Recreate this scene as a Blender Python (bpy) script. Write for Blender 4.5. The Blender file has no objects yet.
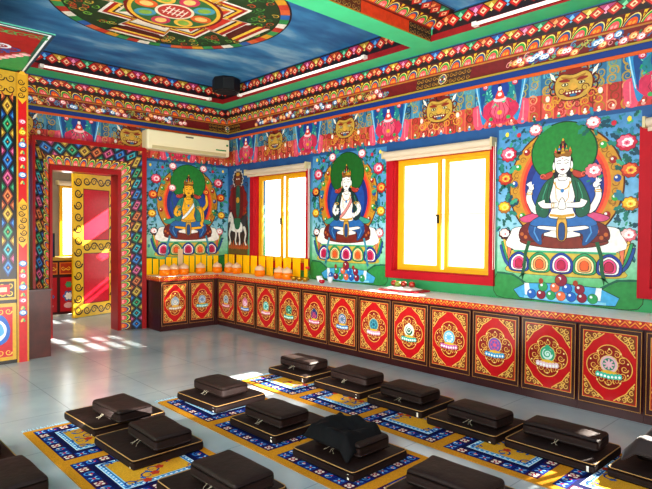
import bpy, bmesh, math, random
from mathutils import Vector, Matrix, noise
random.seed(7)
S = bpy.context.scene
C = S.collection
PI = math.pi
# ---------------------------------------------------------------- room numbers (metres)
XW, YW = 5.378, 8.199          # inner faces of the window wall and the door wall
XF, YF = 4.813, 7.635          # cabinet fronts
UW = 0.5176                    # cabinet unit width
HC = 0.816                     # counter top
ZS, ZC = 3.55, 3.80            # soffit and coffer ceiling

# ---------------------------------------------------------------- helpers: ids
def thing(name, label, cat, loc=(0, 0, 0), rotz=0.0, group=None):
    o = bpy.data.objects.new(name, None); C.objects.link(o)
    o.empty_display_size = .05
    o.location = loc; o.rotation_euler = (0, 0, rotz)
    o['label'] = label; o['category'] = cat
    if group: o['group'] = group
    return o
def tag(o, label, cat, group=None, kind=None):
    o['label'] = label; o['category'] = cat
    if group: o['group'] = group
    if kind: o['kind'] = kind
    return o
def struct(o):
    o['kind'] = 'structure'; return o
def sroot(name):
    o = bpy.data.objects.new(name, None); C.objects.link(o); o['kind'] = 'structure'; return o
def dup(root, loc=None, rotz=None, label=None):
    r = root.copy(); C.objects.link(r)
    if loc is not None: r.location = loc
    if rotz is not None: r.rotation_euler = (0, 0, rotz)
    if label: r['label'] = label
    for ch in list(root.children):
        c = ch.copy(); C.objects.link(c); c.parent = r
        for g in ch.children:
            d = g.copy(); C.objects.link(d); d.parent = c
    return r
ORD = ['zeroth', 'first', 'second', 'third', 'fourth', 'fifth', 'sixth', 'seventh', 'eighth', 'ninth', 'tenth', 'eleventh', 'twelfth',
       'thirteenth', 'fourteenth', 'fifteenth', 'sixteenth', 'seventeenth', 'eighteenth', 'nineteenth', 'twentieth', 'twenty-first', 'twenty-second']

# ---------------------------------------------------------------- helpers: colour and materials
def lin(c):
    return c / 12.92 if c <= .04045 else ((c + .055) / 1.055) ** 2.4
def hx(h, a=1.0):
    h = h.lstrip('#')
    return tuple(lin(int(h[i:i + 2], 16) / 255) for i in (0, 2, 4)) + (a,)
def mat(name, col=None, rough=.5, metal=0., spec=.5, coat=0., attr=False, noise_amt=0., nscale=8., bump=0., bscale=60., trans=0., emit=None, estr=0., sheen=0.):
    m = bpy.data.materials.new(name); m.use_nodes = True
    nt = m.node_tree; b = nt.nodes['Principled BSDF']
    b.inputs['Roughness'].default_value = rough
    b.inputs['Metallic'].default_value = metal
    b.inputs['Specular IOR Level'].default_value = spec
    b.inputs['Coat Weight'].default_value = coat
    b.inputs['Coat Roughness'].default_value = .15
    b.inputs['Transmission Weight'].default_value = trans
    b.inputs['Sheen Weight'].default_value = sheen
    src = None
    if attr:
        a = nt.nodes.new('ShaderNodeAttribute'); a.attribute_name = 'Col'; src = a.outputs['Color']
    elif col is not None:
        c = hx(col) if isinstance(col, str) else col
        b.inputs['Base Color'].default_value = c
        if noise_amt:
            r = nt.nodes.new('ShaderNodeRGB'); r.outputs[0].default_value = c; src = r.outputs[0]
    if noise_amt:
        tc = nt.nodes.new('ShaderNodeTexCoord'); n = nt.nodes.new('ShaderNodeTexNoise')
        n.inputs['Scale'].default_value = nscale; n.inputs['Detail'].default_value = 5
        nt.links.new(tc.outputs['Object'], n.inputs['Vector'])
        mr = nt.nodes.new('ShaderNodeMapRange')
        mr.inputs['From Min'].default_value = .3; mr.inputs['From Max'].default_value = .7
        mr.inputs['To Min'].default_value = 1 - noise_amt; mr.inputs['To Max'].default_value = 1 + noise_amt
        nt.links.new(n.outputs['Fac'], mr.inputs['Value'])
        vm = nt.nodes.new('ShaderNodeVectorMath'); vm.operation = 'SCALE'
        nt.links.new(src, vm.inputs[0]); nt.links.new(mr.outputs['Result'], vm.inputs['Scale'])
        src = vm.outputs[0]
    if src is not None: nt.links.new(src, b.inputs['Base Color'])
    if bump:
        tc = nt.nodes.new('ShaderNodeTexCoord'); n = nt.nodes.new('ShaderNodeTexNoise')
        n.inputs['Scale'].default_value = bscale; n.inputs['Detail'].default_value = 4
        nt.links.new(tc.outputs['Object'], n.inputs['Vector'])
        bp = nt.nodes.new('ShaderNodeBump'); bp.inputs['Strength'].default_value = bump; bp.inputs['Distance'].default_value = .01
        nt.links.new(n.outputs['Fac'], bp.inputs['Height']); nt.links.new(bp.outputs['Normal'], b.inputs['Normal'])
    if emit is not None:
        b.inputs['Emission Color'].default_value = hx(emit); b.inputs['Emission Strength'].default_value = estr
    return m

M = {}
M['paint'] = mat('wall_paint', attr=True, rough=.55, noise_amt=.14, nscale=22)
M['lacquer'] = mat('lacquer_paint', attr=True, rough=.3, coat=.25, noise_amt=.08, nscale=25)
M['pile'] = mat('carpet_pile', attr=True, rough=.95, spec=.1, noise_amt=.2, nscale=140, bump=.5, bscale=260)
M['maroon'] = mat('maroon_lacquer', '#3a0f12', rough=.32, coat=.2, noise_amt=.15, nscale=6)
M['wood'] = mat('dark_wood', '#4a1d16', rough=.4, coat=.15, noise_amt=.25, nscale=9)
M['redwood'] = mat('red_lacquer', '#a3161a', rough=.3, coat=.3, noise_amt=.1)
M['redframe'] = mat('red_window_paint', '#b01022', rough=.6, spec=.3, noise_amt=.06)
M['yellowframe'] = mat('yellow_window_paint', '#e0a818', rough=.4, noise_amt=.05)
M['white'] = mat('white_plastic', '#e9e6da', rough=.35)
M['cream'] = mat('cream_plastic', '#efe3bd', rough=.35)
M['cream_d'] = mat('cream_dark_plastic', '#c9b98c', rough=.4)  # darker cream for louvers and blind brackets
M['dark'] = mat('black_plastic', '#121214', rough=.5)
M['greenmat'] = mat('green_badge', '#2f8a4a', rough=.4)
M['green'] = mat('green_soffit_paint', '#45c488', rough=.5, noise_amt=.06, nscale=5)
M['redpaint'] = mat('red_fascia_paint', '#8e1217', rough=.5, noise_amt=.1)
M['brown'] = mat('brown_cushion_cloth', '#241410', rough=.6, spec=.4, noise_amt=.18, nscale=14, bump=.35, bscale=26)
M['brown2'] = mat('brown_mat_cloth', '#21120f', rough=.62, spec=.35, noise_amt=.2, nscale=10, bump=.3, bscale=20)
M['piping'] = mat('tan_piping', '#a8824e', rough=.7)
M['black'] = mat('black_robe_cloth', '#0c0c0f', rough=.8, spec=.25, bump=.4, bscale=30)
M['string'] = mat('grey_cord', '#8d8472', rough=.8)
M['tube'] = mat('tube_glass', '#fff4ec', rough=.3, emit='#ffe9df', estr=.55)
M['orange'] = mat('orange_wax', '#ef8a12', rough=.4, noise_amt=.15, nscale=30, emit='#ef8a12', estr=.12)
M['blind'] = mat('cream_blind', '#cbb9a2', rough=.6)
M['porcelain'] = mat('white_porcelain', '#eef0f2', rough=.2, coat=.4)
M['redcer'] = mat('red_ceramic', '#b0142a', rough=.25, coat=.4)
M['redcloth'] = mat('red_cloth', '#c31a2a', rough=.7)
M['whitecloth'] = mat('white_silk', '#f3efe4', rough=.55, sheen=.3)
M['apple'] = mat('fruit_skin', '#9a3020', rough=.35, noise_amt=.2, nscale=30)
M['leafgreen'] = mat('fruit_green', '#6f7a2a', rough=.4)
M['brass'] = mat('brass', '#c8953a', rough=.3, metal=.9)
M['pink'] = mat('pink_flower', '#e0402a', rough=.6)
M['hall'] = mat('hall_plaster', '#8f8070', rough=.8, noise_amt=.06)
M['plain'] = mat('plaster', '#b9a68c', rough=.8, noise_amt=.05)
M['ground'] = mat('courtyard_concrete', '#c9c6c0', rough=.9, noise_amt=.08, nscale=3)
M['facade'] = mat('pale_facade', '#f2efe8', rough=.8)
M['roofred'] = mat('red_tile', '#e8cfc8', rough=.8)
M['sun_block'] = mat('sun_blocker_board', '#8a8478', rough=.9)  # for the added slabs that block the sun outside
M['screen'] = mat('screen_dark', '#20273f', rough=.2, noise_amt=.5, nscale=9, emit='#33406e', estr=.25)
def glassmat():
    m = bpy.data.materials.new('window_glass'); m.use_nodes = True
    nt = m.node_tree; nt.nodes.clear()
    o = nt.nodes.new('ShaderNodeOutputMaterial'); mx = nt.nodes.new('ShaderNodeMixShader')
    t = nt.nodes.new('ShaderNodeBsdfTransparent'); g = nt.nodes.new('ShaderNodeBsdfGlossy')
    g.inputs['Roughness'].default_value = .03; mx.inputs[0].default_value = .06
    nt.links.new(t.outputs[0], mx.inputs[1]); nt.links.new(g.outputs[0], mx.inputs[2]); nt.links.new(mx.outputs[0], o.inputs[0])
    return m
M['glass'] = glassmat()
def translu(name, col, fac=.55, rough=.3, emit=0.):
    m = bpy.data.materials.new(name); m.use_nodes = True
    nt = m.node_tree; b = nt.nodes['Principled BSDF']; o = nt.nodes['Material Output']
    b.inputs['Base Color'].default_value = hx(col); b.inputs['Roughness'].default_value = rough
    b.inputs['Emission Color'].default_value = hx(col); b.inputs['Emission Strength'].default_value = emit
    t = nt.nodes.new('ShaderNodeBsdfTranslucent'); t.inputs[0].default_value = hx(col)
    mx = nt.nodes.new('ShaderNodeMixShader'); mx.inputs[0].default_value = fac
    nt.links.new(b.outputs[0], mx.inputs[1]); nt.links.new(t.outputs[0], mx.inputs[2]); nt.links.new(mx.outputs[0], o.inputs[0])
    return m
M['plaque'] = translu('yellow_plaque_acrylic', '#fbd21e', .55, .25, .28)  # slight emission stands in for the window backlight
M['plaque_w'] = translu('pale_plaque_acrylic', '#f0d8b0', .4, .3)
M['jar'] = translu('frosted_lamp_glass', '#f79a1e', .5, .15, .15)
M['jarlid'] = translu('pale_lamp_glass', '#fbe7c8', .5, .15)

# ---------------------------------------------------------------- helpers: meshes
def finish(name, bm, m, parent=None, smooth=False, loc=None):
    me = bpy.data.meshes.new(name); bm.normal_update(); bm.to_mesh(me); bm.free()
    for x in (m if isinstance(m, (list, tuple)) else [m]): me.materials.append(x)
    if smooth:
        for p in me.polygons: p.use_smooth = True
    o = bpy.data.objects.new(name, me); C.objects.link(o)
    if parent: o.parent = parent
    if loc: o.location = loc
    return o
def box(bm, x0, x1, y0, y1, z0, z1, bev=0., mi=0):
    r = bmesh.ops.create_cube(bm, size=1.)
    vs = r['verts']
    for v in vs:
        v.co = Vector(((x0 + x1) / 2 + v.co.x * (x1 - x0), (y0 + y1) / 2 + v.co.y * (y1 - y0), (z0 + z1) / 2 + v.co.z * (z1 - z0)))
    fs = set(f for v in vs for f in v.link_faces)
    for f in fs: f.material_index = mi
    if bev:
        es = set(e for v in vs for e in v.link_edges)
        bmesh.ops.bevel(bm, geom=list(es), offset=bev, segments=2, affect='EDGES', profile=.5)
def boxes(*bs, bev=0.):
    bm = bmesh.new()
    for b in bs: box(bm, *b, bev=bev)
    return bm
def tube(bm, pts, r, seg=8, closed=False, mi=0):
    pts = [Vector(p) for p in pts]; n = len(pts); rings = []
    for i, p in enumerate(pts):
        a = pts[(i - 1) % n] if (closed or i > 0) else p
        b = pts[(i + 1) % n] if (closed or i < n - 1) else p
        t = (b - a).normalized()
        ref = Vector((0, 0, 1)) if abs(t.z) < .9 else Vector((1, 0, 0))
        s = t.cross(ref).normalized(); q = s.cross(t)
        rr = r[i] if isinstance(r, (list, tuple)) else r
        rings.append([bm.verts.new(p + (s * math.cos(k * 2 * PI / seg) + q * math.sin(k * 2 * PI / seg)) * rr) for k in range(seg)])
    for i in range(n if closed else n - 1):
        A, B = rings[i], rings[(i + 1) % n]
        for k in range(seg):
            f = bm.faces.new((A[k], A[(k + 1) % seg], B[(k + 1) % seg], B[k])); f.material_index = mi
    if not closed:
        bm.faces.new(rings[0][::-1]).material_index = mi; bm.faces.new(rings[-1]).material_index = mi
def lathe(bm, prof, seg=20, cx=0, cy=0, mi=0):
    rings = []
    for r, z in prof:
        rings.append([bm.verts.new((cx + max(r, 1e-4) * math.cos(2 * PI * k / seg), cy + max(r, 1e-4) * math.sin(2 * PI * k / seg), z)) for k in range(seg)])
    for A, B in zip(rings, rings[1:]):
        for k in range(seg):
            bm.faces.new((A[k], A[(k + 1) % seg], B[(k + 1) % seg], B[k])).material_index = mi
    bm.faces.new(rings[0][::-1]).material_index = mi; bm.faces.new(rings[-1]).material_index = mi

# ---------------------------------------------------------------- painter: flat coloured polygons on a real surface
EPS = .0006
class Paint:
    def __init__(s, mp): s.mp = mp; s.v = []; s.f = []; s.c = []; s.k = 0; s.ol = 0
    def poly(s, pts, col, L=1):
        cols = col if isinstance(col, list) else [col] * len(pts)
        i0 = len(s.v); s.k = (s.k + 1) % 36; h = (L + s.k / 37) * EPS   # a hair of height keeps later strokes on top
        for p in pts: s.v.append(s.mp(p[0], p[1], h))
        s.f.append(list(range(i0, i0 + len(pts))))
        s.c.append([hx(c) if isinstance(c, str) else c for c in cols])
    def rect(s, u0, u1, v0, v1, col, L=1, n=1, col2=None):
        for i in range(n):
            a = u0 + (u1 - u0) * i / n; b = u0 + (u1 - u0) * (i + 1) / n
            s.poly([(a, v0), (b, v0), (b, v1), (a, v1)], col if col2 is None else [col, col, col2, col2], L)
    def ell(s, cx, cy, rx, ry=None, col='#ffffff', L=1, n=20, rot=0.):
        ry = rx if ry is None else ry
        c, q = math.cos(rot), math.sin(rot)
        s.poly([(cx + rx * math.cos(2 * PI * k / n) * c - ry * math.sin(2 * PI * k / n) * q, cy + rx * math.cos(2 * PI * k / n) * q + ry * math.sin(2 * PI * k / n) * c) for k in range(n)], col, L)
    def scal(s, cx, cy, r, lobes, amp, col, L=1, ph=0., ry=1.):
        n = lobes * 6
        pts = []
        for k in range(n):
            t = 2 * PI * k / n; rr = r * (1 - amp + amp * abs(math.cos(lobes * (t + ph) / 2)))
            pts.append((cx + rr * math.cos(t), cy + rr * math.sin(t) * ry))
        s.poly(pts, col, L)
    def stroke(s, pts, w, col, L=1, taper=False):
        n = len(pts); A = []; B = []
        for i, p in enumerate(pts):
            a = pts[max(i - 1, 0)]; b = pts[min(i + 1, n - 1)]
            dx, dy = b[0] - a[0], b[1] - a[1]; d = math.hypot(dx, dy) or 1
            ww = w / 2 * ((1 - .8 * i / (n - 1)) if taper else 1)
            A.append((p[0] - dy / d * ww, p[1] + dx / d * ww)); B.append((p[0] + dy / d * ww, p[1] - dx / d * ww))
        for i in range(n - 1): s.poly([A[i], A[i + 1], B[i + 1], B[i]], col, L)
    def ring(s, cx, cy, rx, ry, w, col, L=1, n=28, a0=0., a1=2 * PI):
        m = max(4, int(n * abs(a1 - a0) / (2 * PI)))
        s.stroke([(cx + rx * math.cos(a0 + (a1 - a0) * k / m), cy + ry * math.sin(a0 + (a1 - a0) * k / m)) for k in range(m + 1)], w, col, L)
    def spiral(s, cx, cy, r, turns, w, col, L=1, ph=0., d=1):
        n = int(10 * turns)
        s.stroke([(cx + r * (1 - .82 * k / n) * math.cos(ph + d * 2 * PI * turns * k / n), cy + r * (1 - .82 * k / n) * math.sin(ph + d * 2 * PI * turns * k / n)) for k in range(n + 1)], w, col, L, True)
    def blob(s, pts, col, L=1, k=4):
        n = len(pts); out = []
        for i in range(n):
            p0, p1, p2, p3 = pts[i - 1], pts[i], pts[(i + 1) % n], pts[(i + 2) % n]
            for j in range(k):
                t = j / k; o = []
                for a in (0, 1):
                    o.append(.5 * (2 * p1[a] + (p2[a] - p0[a]) * t + (2 * p0[a] - 5 * p1[a] + 4 * p2[a] - p3[a]) * t * t + (3 * p1[a] - p0[a] - 3 * p2[a] + p3[a]) * t ** 3))
                out.append(tuple(o))
        s.poly(out, col, L)
        if s.ol: s.stroke(out + [out[0], out[1]], s.ol, '#24150f', L + .4)
    def build(s, name, m, parent=None):
        me = bpy.data.meshes.new(name); me.from_pydata(s.v, [], s.f); me.materials.append(m)
        a = me.color_attributes.new('Col', 'FLOAT_COLOR', 'CORNER')
        flat = [x for cs in s.c for c in cs for x in c]
        a.data.foreach_set('color', flat); me.update()
        o = bpy.data.objects.new(name, me); C.objects.link(o)
        if parent: o.parent = parent
        return o

# motifs
def peony(P, x, y, r, cols, L=6, ph=0.):
    P.scal(x, y, r, 9, .16, '#3a1018' if r > .05 else cols[0], L, ph, .86); P.scal(x, y, r * .94, 9, .16, cols[0], L + .3, ph, .86)
    P.scal(x - r * .1, y + r * .12, r * .74, 8, .18, cols[1], L + 1, ph + .3, .8); P.scal(x + r * .1, y + r * .02, r * .55, 7, .2, cols[2], L + 2, ph, .8)
    P.scal(x + r * .05, y - r * .02, r * .3, 6, .25, cols[1], L + 3, ph, .8); P.ell(x + r * .04, y - r * .02, r * .12, None, cols[3], L + 3.5, 8)
PEONY = {'pink': ['#b81c3c', '#e8708a', '#fbdcdc', '#c83a5a'], 'orange': ['#b02c1a', '#e2602c', '#f5b84a', '#a02010'],
         'yellow': ['#b06a12', '#f0b818', '#f9dd6a', '#d06018'], 'white': ['#d8707c', '#f3d0cc', '#ffffff', '#d64a52']}
def outl(P, pts, L, w=.007, col='#231612'): P.stroke(pts + [pts[0], pts[1]], w, col, L)
def leaf(P, x, y, l, a, col, L=4):
    c, s_ = math.cos(a), math.sin(a)
    pts = [(0, 0), (.3, .22), (.55, .14), (.7, .24), (1, 0), (.7, -.24), (.55, -.14), (.3, -.22)]
    P.poly([(x + l * (p * c - q * s_), y + l * (p * s_ + q * c)) for p, q in pts], col, L)
def leaves(P, x, y, r, n, L=4, rnd=random, cols=('#0e5a4c', '#1c7a5a', '#0c4450', '#2f8f5e')):
    for i in range(n):
        a = rnd.uniform(0, 2 * PI)
        leaf(P, x + math.cos(a) * r * .5, y + math.sin(a) * r * .5, r * rnd.uniform(.5, .9), a + rnd.uniform(-.5, .5), rnd.choice(cols), L)
DCH = [('#123a78', '#3f86c4'), ('#125a3e', '#4aa878'), ('#8a681c', '#cdb04c'), ('#7a2450', '#d06a90'), ('#0f4c60', '#48b0b8'), ('#83341a', '#d07c48')]
DCOL = [('#1f4f9a', '#6fb4e0'), ('#1f7a55', '#7fd0a0'), ('#b8902a', '#f0d878'), ('#a8346a', '#f09ab8'), ('#1a6a80', '#70d0d8'), ('#b0481c', '#f0a468')]
def lotus_row(P, u0, u1, v0, v1, sp=.15, L=2):
    h = v1 - v0
    P.rect(u0, u1, v0, v1, '#5a2016', L, 12)
    P.rect(u0, u1, v0, v0 + h * .1, '#9a3018', L + 1, 12)
    n = int(abs(u1 - u0) / sp); d = (u1 - u0) / n
    for i in range(n):
        c = u0 + d * (i + .5); w = abs(d)
        arch, pet, hi = [('#2a4f86', '#e85a18', '#f79a3a'), ('#2f9a3e', '#ee5a5e', '#f7a8a0')][i % 2]
        P.poly([(c + w * .47 * math.cos(t), v0 + h * .12 + h * .76 * math.sin(t)) for t in [PI * k / 9 for k in range(10)]], '#f1dc78', L + 1)
        P.poly([(c + w * .43 * math.cos(t), v0 + h * .12 + h * .68 * math.sin(t)) for t in [PI * k / 9 for k in range(10)]], arch, L + 2)
        P.poly([(c + w * .33 * math.cos(t), v0 + h * .12 + h * .5 * math.sin(t)) for t in [PI * k / 9 for k in range(10)]], pet, L + 3)
        P.ell(c - w * .1, v0 + h * .26, w * .09, h * .12, hi, L + 4, 8); P.ell(c + w * .12, v0 + h * .26, w * .09, h * .12, hi, L + 4, 8)
        P.poly([(c + d * .5 - w * .12, v0 + h * .95), (c + d * .5 + w * .12, v0 + h * .95), (c + d * .5, v0 + h * .4)], '#e8b82a', L + 3)
        P.ell(c + d * .5, v0 + h * .72, w * .05, h * .07, '#8a2a1a', L + 4, 6)
def diamond_row(P, u0, u1, v0, v1, sp=.15, L=2):
    h = v1 - v0
    P.rect(u0, u1, v0, v1, '#22171a', L, 12)
    n = int(abs(u1 - u0) / sp); d = (u1 - u0) / n; w = abs(d)
    for i in range(n):
        c = u0 + d * (i + .5); m = v0 + h * .46
        a, b = DCOL[[1, 5, 0, 2, 3][i % 5]]
        P.poly([(c, v0 + h * .16), (c + d * .5, v0 + h * .42), (c + d, v0 + h * .16), (c + d, v0 + h * .85), (c, v0 + h * .85)], a, L + 1)
        P.poly([(c + d * .25, v0 + h * .5), (c + d * .5, v0 + h * .3), (c + d * .75, v0 + h * .5), (c + d * .5, v0 + h * .8)], b, L + 2)
        P.poly([(c - w * .5, m), (c, v0 + h * .08), (c + w * .5, m), (c, v0 + h * .86)], '#5f0f12', L + 3)
        P.poly([(c - w * .42, m), (c, v0 + h * .15), (c + w * .42, m), (c, v0 + h * .79)], '#c8281e', L + 4)
        P.poly([(c - w * .22, m), (c, v0 + h * .28), (c + w * .22, m), (c, v0 + h * .66)], '#f0cba0', L + 5)
        P.poly([(c - w * .1, m - h * .02), (c + w * .02, v0 + h * .38), (c + w * .12, m), (c + w * .02, v0 + h * .55)], '#a03018', L + 6)
        P.poly([(c - w * .15, v0 + h * .94), (c + w * .15, v0 + h * .94), (c, v0 + h * .8)], '#101018', L + 5)
    P.rect(u0, u1, v0 + h * .94, v1, '#2a5f8a', L + 6, 12)
def diamond_chain(P, u0, u1, v0, v1, sp=.17, L=2):
    h = v1 - v0
    P.rect(u0, u1, v0, v1, '#141114', L, 12)
    n = int(abs(u1 - u0) / sp); d = (u1 - u0) / n; w = abs(d); m = (v0 + v1) / 2
    for i in range(n):
        c = u0 + d * (i + .5)
        a, b = DCH[[0, 4, 1, 2, 5, 3][i % 6]]
        P.poly([(c - w * .52, m), (c, v0 + h * .04), (c + w * .52, m), (c, v1 - h * .04)], a, L + 1)
        P.poly([(c - w * .36, m), (c, v0 + h * .14), (c + w * .36, m), (c, v1 - h * .14)], b, L + 2)
        P.poly([(c - w * .22, m), (c, v0 + h * .26), (c + w * .22, m), (c, v1 - h * .26)], a, L + 3)
        P.poly([(c - w * .12, m), (c, v0 + h * .36), (c + w * .12, m), (c, v1 - h * .36)], '#2a1214', L + 4); P.ell(c, m, w * .05, h * .05, '#d8a050', L + 5, 8)
        a2, b2 = DCH[[3, 2, 0, 5, 1, 4][i % 6]]
        for vv, sg in ((v0, 1), (v1, -1)):
            e = c + d * .5
            P.poly([(e - w * .3, vv), (e + w * .3, vv), (e, vv + sg * h * .34)], a2, L + 2)
            P.poly([(e - w * .16, vv), (e + w * .16, vv), (e, vv + sg * h * .18)], b2, L + 3)
def scrolls(P, u0, u1, v0, v1, sp, col, w, L, turns=1.3, r=.45):
    n = max(1, int(round(abs(u1 - u0) / sp))); d = (u1 - u0) / n; h = v1 - v0
    rr = min(abs(d), h) * r
    for i in range(n):
        P.spiral(u0 + d * (i + .5), (v0 + v1) / 2, rr, turns, w, col, L, ph=PI * i, d=1 if i % 2 else -1)
def floral_band(P, u0, u1, v0, v1, blocks, L=1, seed=3):
    """red band with gold scroll blocks at the given u centres, plain red beside them, flowers between"""
    rnd = random.Random(seed); h = v1 - v0
    P.rect(u0, u1, v0, v1, '#6d0f14', L, 14)
    P.rect(u0, u1, v1 - h * .1, v1, '#b0752a', L + 1, 14); P.rect(u0, u1, v0, v0 + h * .08, '#8a7a2e', L + 1, 14)
    u = u0
    while u < u1:
        dist = min(abs(u - b) for b in blocks)
        if dist > .82:
            k = rnd.random(); y = v0 + h * rnd.uniform(.25, .75)
            if k < .5:
                peony(P, u, y, h * .3, [['#c24a5a', '#f0b0a8', '#ffffff', '#d8402a'], ['#c2502a', '#f0a060', '#ffe0a0', '#a02018'], ['#24508a', '#7ab0d8', '#ffffff', '#d0a030']][rnd.randrange(3)], L + 2, rnd.random())
            else:
                P.spiral(u, y, h * .22, 1.2, h * .09, rnd.choice(['#8a9a4a', '#5a8ab0', '#c8a050', '#d88a8a']), L + 2, rnd.random() * 6)
            leaf(P, u, v0 + h * rnd.uniform(.2, .8), h * .3, rnd.random() * 6, rnd.choice(['#2a7a4a', '#2a5a8a', '#4a9a8a', '#a8b860']), L + 1)
        u += .036
    for b in blocks:
        a0, a1 = max(u0, b - .37), min(u1, b + .37)
        if a1 <= a0: continue
        P.rect(a0, a1, v0 + h * .1, v1 - h * .12, '#3c2216', L + 2, 6)
        for q in range(2):
            scrolls(P, a0, a1, v0 + h * (.1 + .4 * q), v0 + h * (.5 + .4 * q), .055, '#b8862c', .008, L + 3)
        P.ell(b, (v0 + v1) / 2, h * .36, h * .36, '#d8c890', L + 4); P.ell(b, (v0 + v1) / 2, h * .3, h * .3, '#7a1818', L + 5)
        for k in range(6):
            P.ell(b + h * .18 * math.cos(k * PI / 3), (v0 + v1) / 2 + h * .18 * math.sin(k * PI / 3), h * .08, h * .08, ['#e8e0d0', '#3a7ab0', '#3a9a5a'][k % 3], L + 6, 8)

# ---------------------------------------------------------------- setting: floor, walls, ceiling
def floor_mat():
    m = bpy.data.materials.new('polished_grey_floor'); m.use_nodes = True
    nt = m.node_tree; b = nt.nodes['Principled BSDF']
    tc = nt.nodes.new('ShaderNodeTexCoord'); n = nt.nodes.new('ShaderNodeTexNoise'); n.inputs['Scale'].default_value = 1.3; n.inputs['Detail'].default_value = 6
    nt.links.new(tc.outputs['Object'], n.inputs['Vector'])
    r = nt.nodes.new('ShaderNodeValToRGB'); r.color_ramp.elements[0].position = .3; r.color_ramp.elements[1].position = .75
    r.color_ramp.elements[0].color = hx('#98a4aa'); r.color_ramp.elements[1].color = hx('#b6c0c5')
    nt.links.new(n.outputs['Fac'], r.inputs[0])
    br = nt.nodes.new('ShaderNodeTexBrick'); br.offset = 0; br.inputs['Scale'].default_value = 1.0
    br.inputs['Brick Width'].default_value = .8; br.inputs['Row Height'].default_value = .8; br.inputs['Mortar Size'].default_value = .004
    br.inputs['Color2'].default_value = (1, 1, 1, 1); br.inputs['Color1'].default_value = (1, 1, 1, 1); br.inputs['Mortar'].default_value = (.72, .72, .72, 1)
    nt.links.new(tc.outputs['Object'], br.inputs['Vector'])
    mx = nt.nodes.new('ShaderNodeMix'); mx.data_type = 'RGBA'; mx.blend_type = 'MULTIPLY'; mx.inputs[0].default_value = 1
    nt.links.new(r.outputs[0], mx.inputs[6]); nt.links.new(br.outputs[0], mx.inputs[7]); nt.links.new(mx.outputs[2], b.inputs['Base Color'])
    b.inputs['Roughness'].default_value = .2; b.inputs['Specular IOR Level'].default_value = .55
    n2 = nt.nodes.new('ShaderNodeTexNoise'); n2.inputs['Scale'].default_value = 5
    nt.links.new(tc.outputs['Object'], n2.inputs['Vector'])
    bp = nt.nodes.new('ShaderNodeBump'); bp.inputs['Strength'].default_value = .04; nt.links.new(n2.outputs['Fac'], bp.inputs['Height']); nt.links.new(bp.outputs[0], b.inputs['Normal'])
    return m
def wall_mat():
    m = bpy.data.materials.new('painted_wall'); m.use_nodes = True
    nt = m.node_tree; b = nt.nodes['Principled BSDF']; b.inputs['Roughness'].default_value = .55
    g = nt.nodes.new('ShaderNodeNewGeometry'); sp = nt.nodes.new('ShaderNodeSeparateXYZ'); nt.links.new(g.outputs['Position'], sp.inputs[0])
    mr = nt.nodes.new('ShaderNodeMapRange'); mr.inputs['From Min'].default_value = .8; mr.inputs['From Max'].default_value = 2.7
    nt.links.new(sp.outputs['Z'], mr.inputs['Value'])
    r = nt.nodes.new('ShaderNodeValToRGB'); e = r.color_ramp.elements
    e[0].position = 0; e[0].color = hx('#2f8f55'); e[1].position = 1; e[1].color = hx('#1e4a7c')
    for p, c in ((.16, '#3f9c66'), (.34, '#6fae98'), (.6, '#4d8cb0'), (.86, '#3572a2'), (.9, '#23568c')):
        q = e.new(p); q.color = hx(c)
    nt.links.new(mr.outputs[0], r.inputs[0])
    n = nt.nodes.new('ShaderNodeTexNoise'); n.inputs['Scale'].default_value = 6; n.inputs['Detail'].default_value = 5
    nt.links.new(g.outputs['Position'], n.inputs['Vector'])
    mx = nt.nodes.new('ShaderNodeMix'); mx.data_type = 'RGBA'; mx.blend_type = 'OVERLAY'; mx.inputs[0].default_value = .25
    nt.links.new(r.outputs[0], mx.inputs[6]); nt.links.new(n.outputs['Fac'], mx.inputs[7]); nt.links.new(mx.outputs[2], b.inputs['Base Color'])
    return m
def sky_mat():
    m = bpy.data.materials.new('painted_cloud_ceiling'); m.use_nodes = True
    nt = m.node_tree; b = nt.nodes['Principled BSDF']; b.inputs['Roughness'].default_value = .6
    tc = nt.nodes.new('ShaderNodeTexCoord'); mp = nt.nodes.new('ShaderNodeMapping'); mp.inputs['Scale'].default_value = (1.0, 2.2, 1)
    n = nt.nodes.new('ShaderNodeTexNoise'); n.inputs['Scale'].default_value = 1.2; n.inputs['Detail'].default_value = 7
    nt.links.new(tc.outputs['Object'], mp.inputs[0]); nt.links.new(mp.outputs[0], n.inputs['Vector'])
    r = nt.nodes.new('ShaderNodeValToRGB'); e = r.color_ramp.elements
    e[0].position = .35; e[0].color = hx('#1f5f92'); e[1].position = .72; e[1].color = hx('#9cc0d0'); q = e.new(.52); q.color = hx('#3f86b4')
    nt.links.new(n.outputs['Fac'], r.inputs[0]); nt.links.new(r.outputs[0], b.inputs['Base Color'])
    return m
M['floor'] = floor_mat(); M['wall'] = wall_mat(); M['sky'] = sky_mat()

XL, YR = -3.0, -2.2        # left and rear wall
struct(finish('floor', boxes((XL - .2, XW + .22, YR - .2, YW + .2, -.15, 0)), M['floor']))
struct(finish('floor_hall', boxes((.6, XW + .22, YW + .2, 11.6, -.15, 0)), M['floor']))

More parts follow.
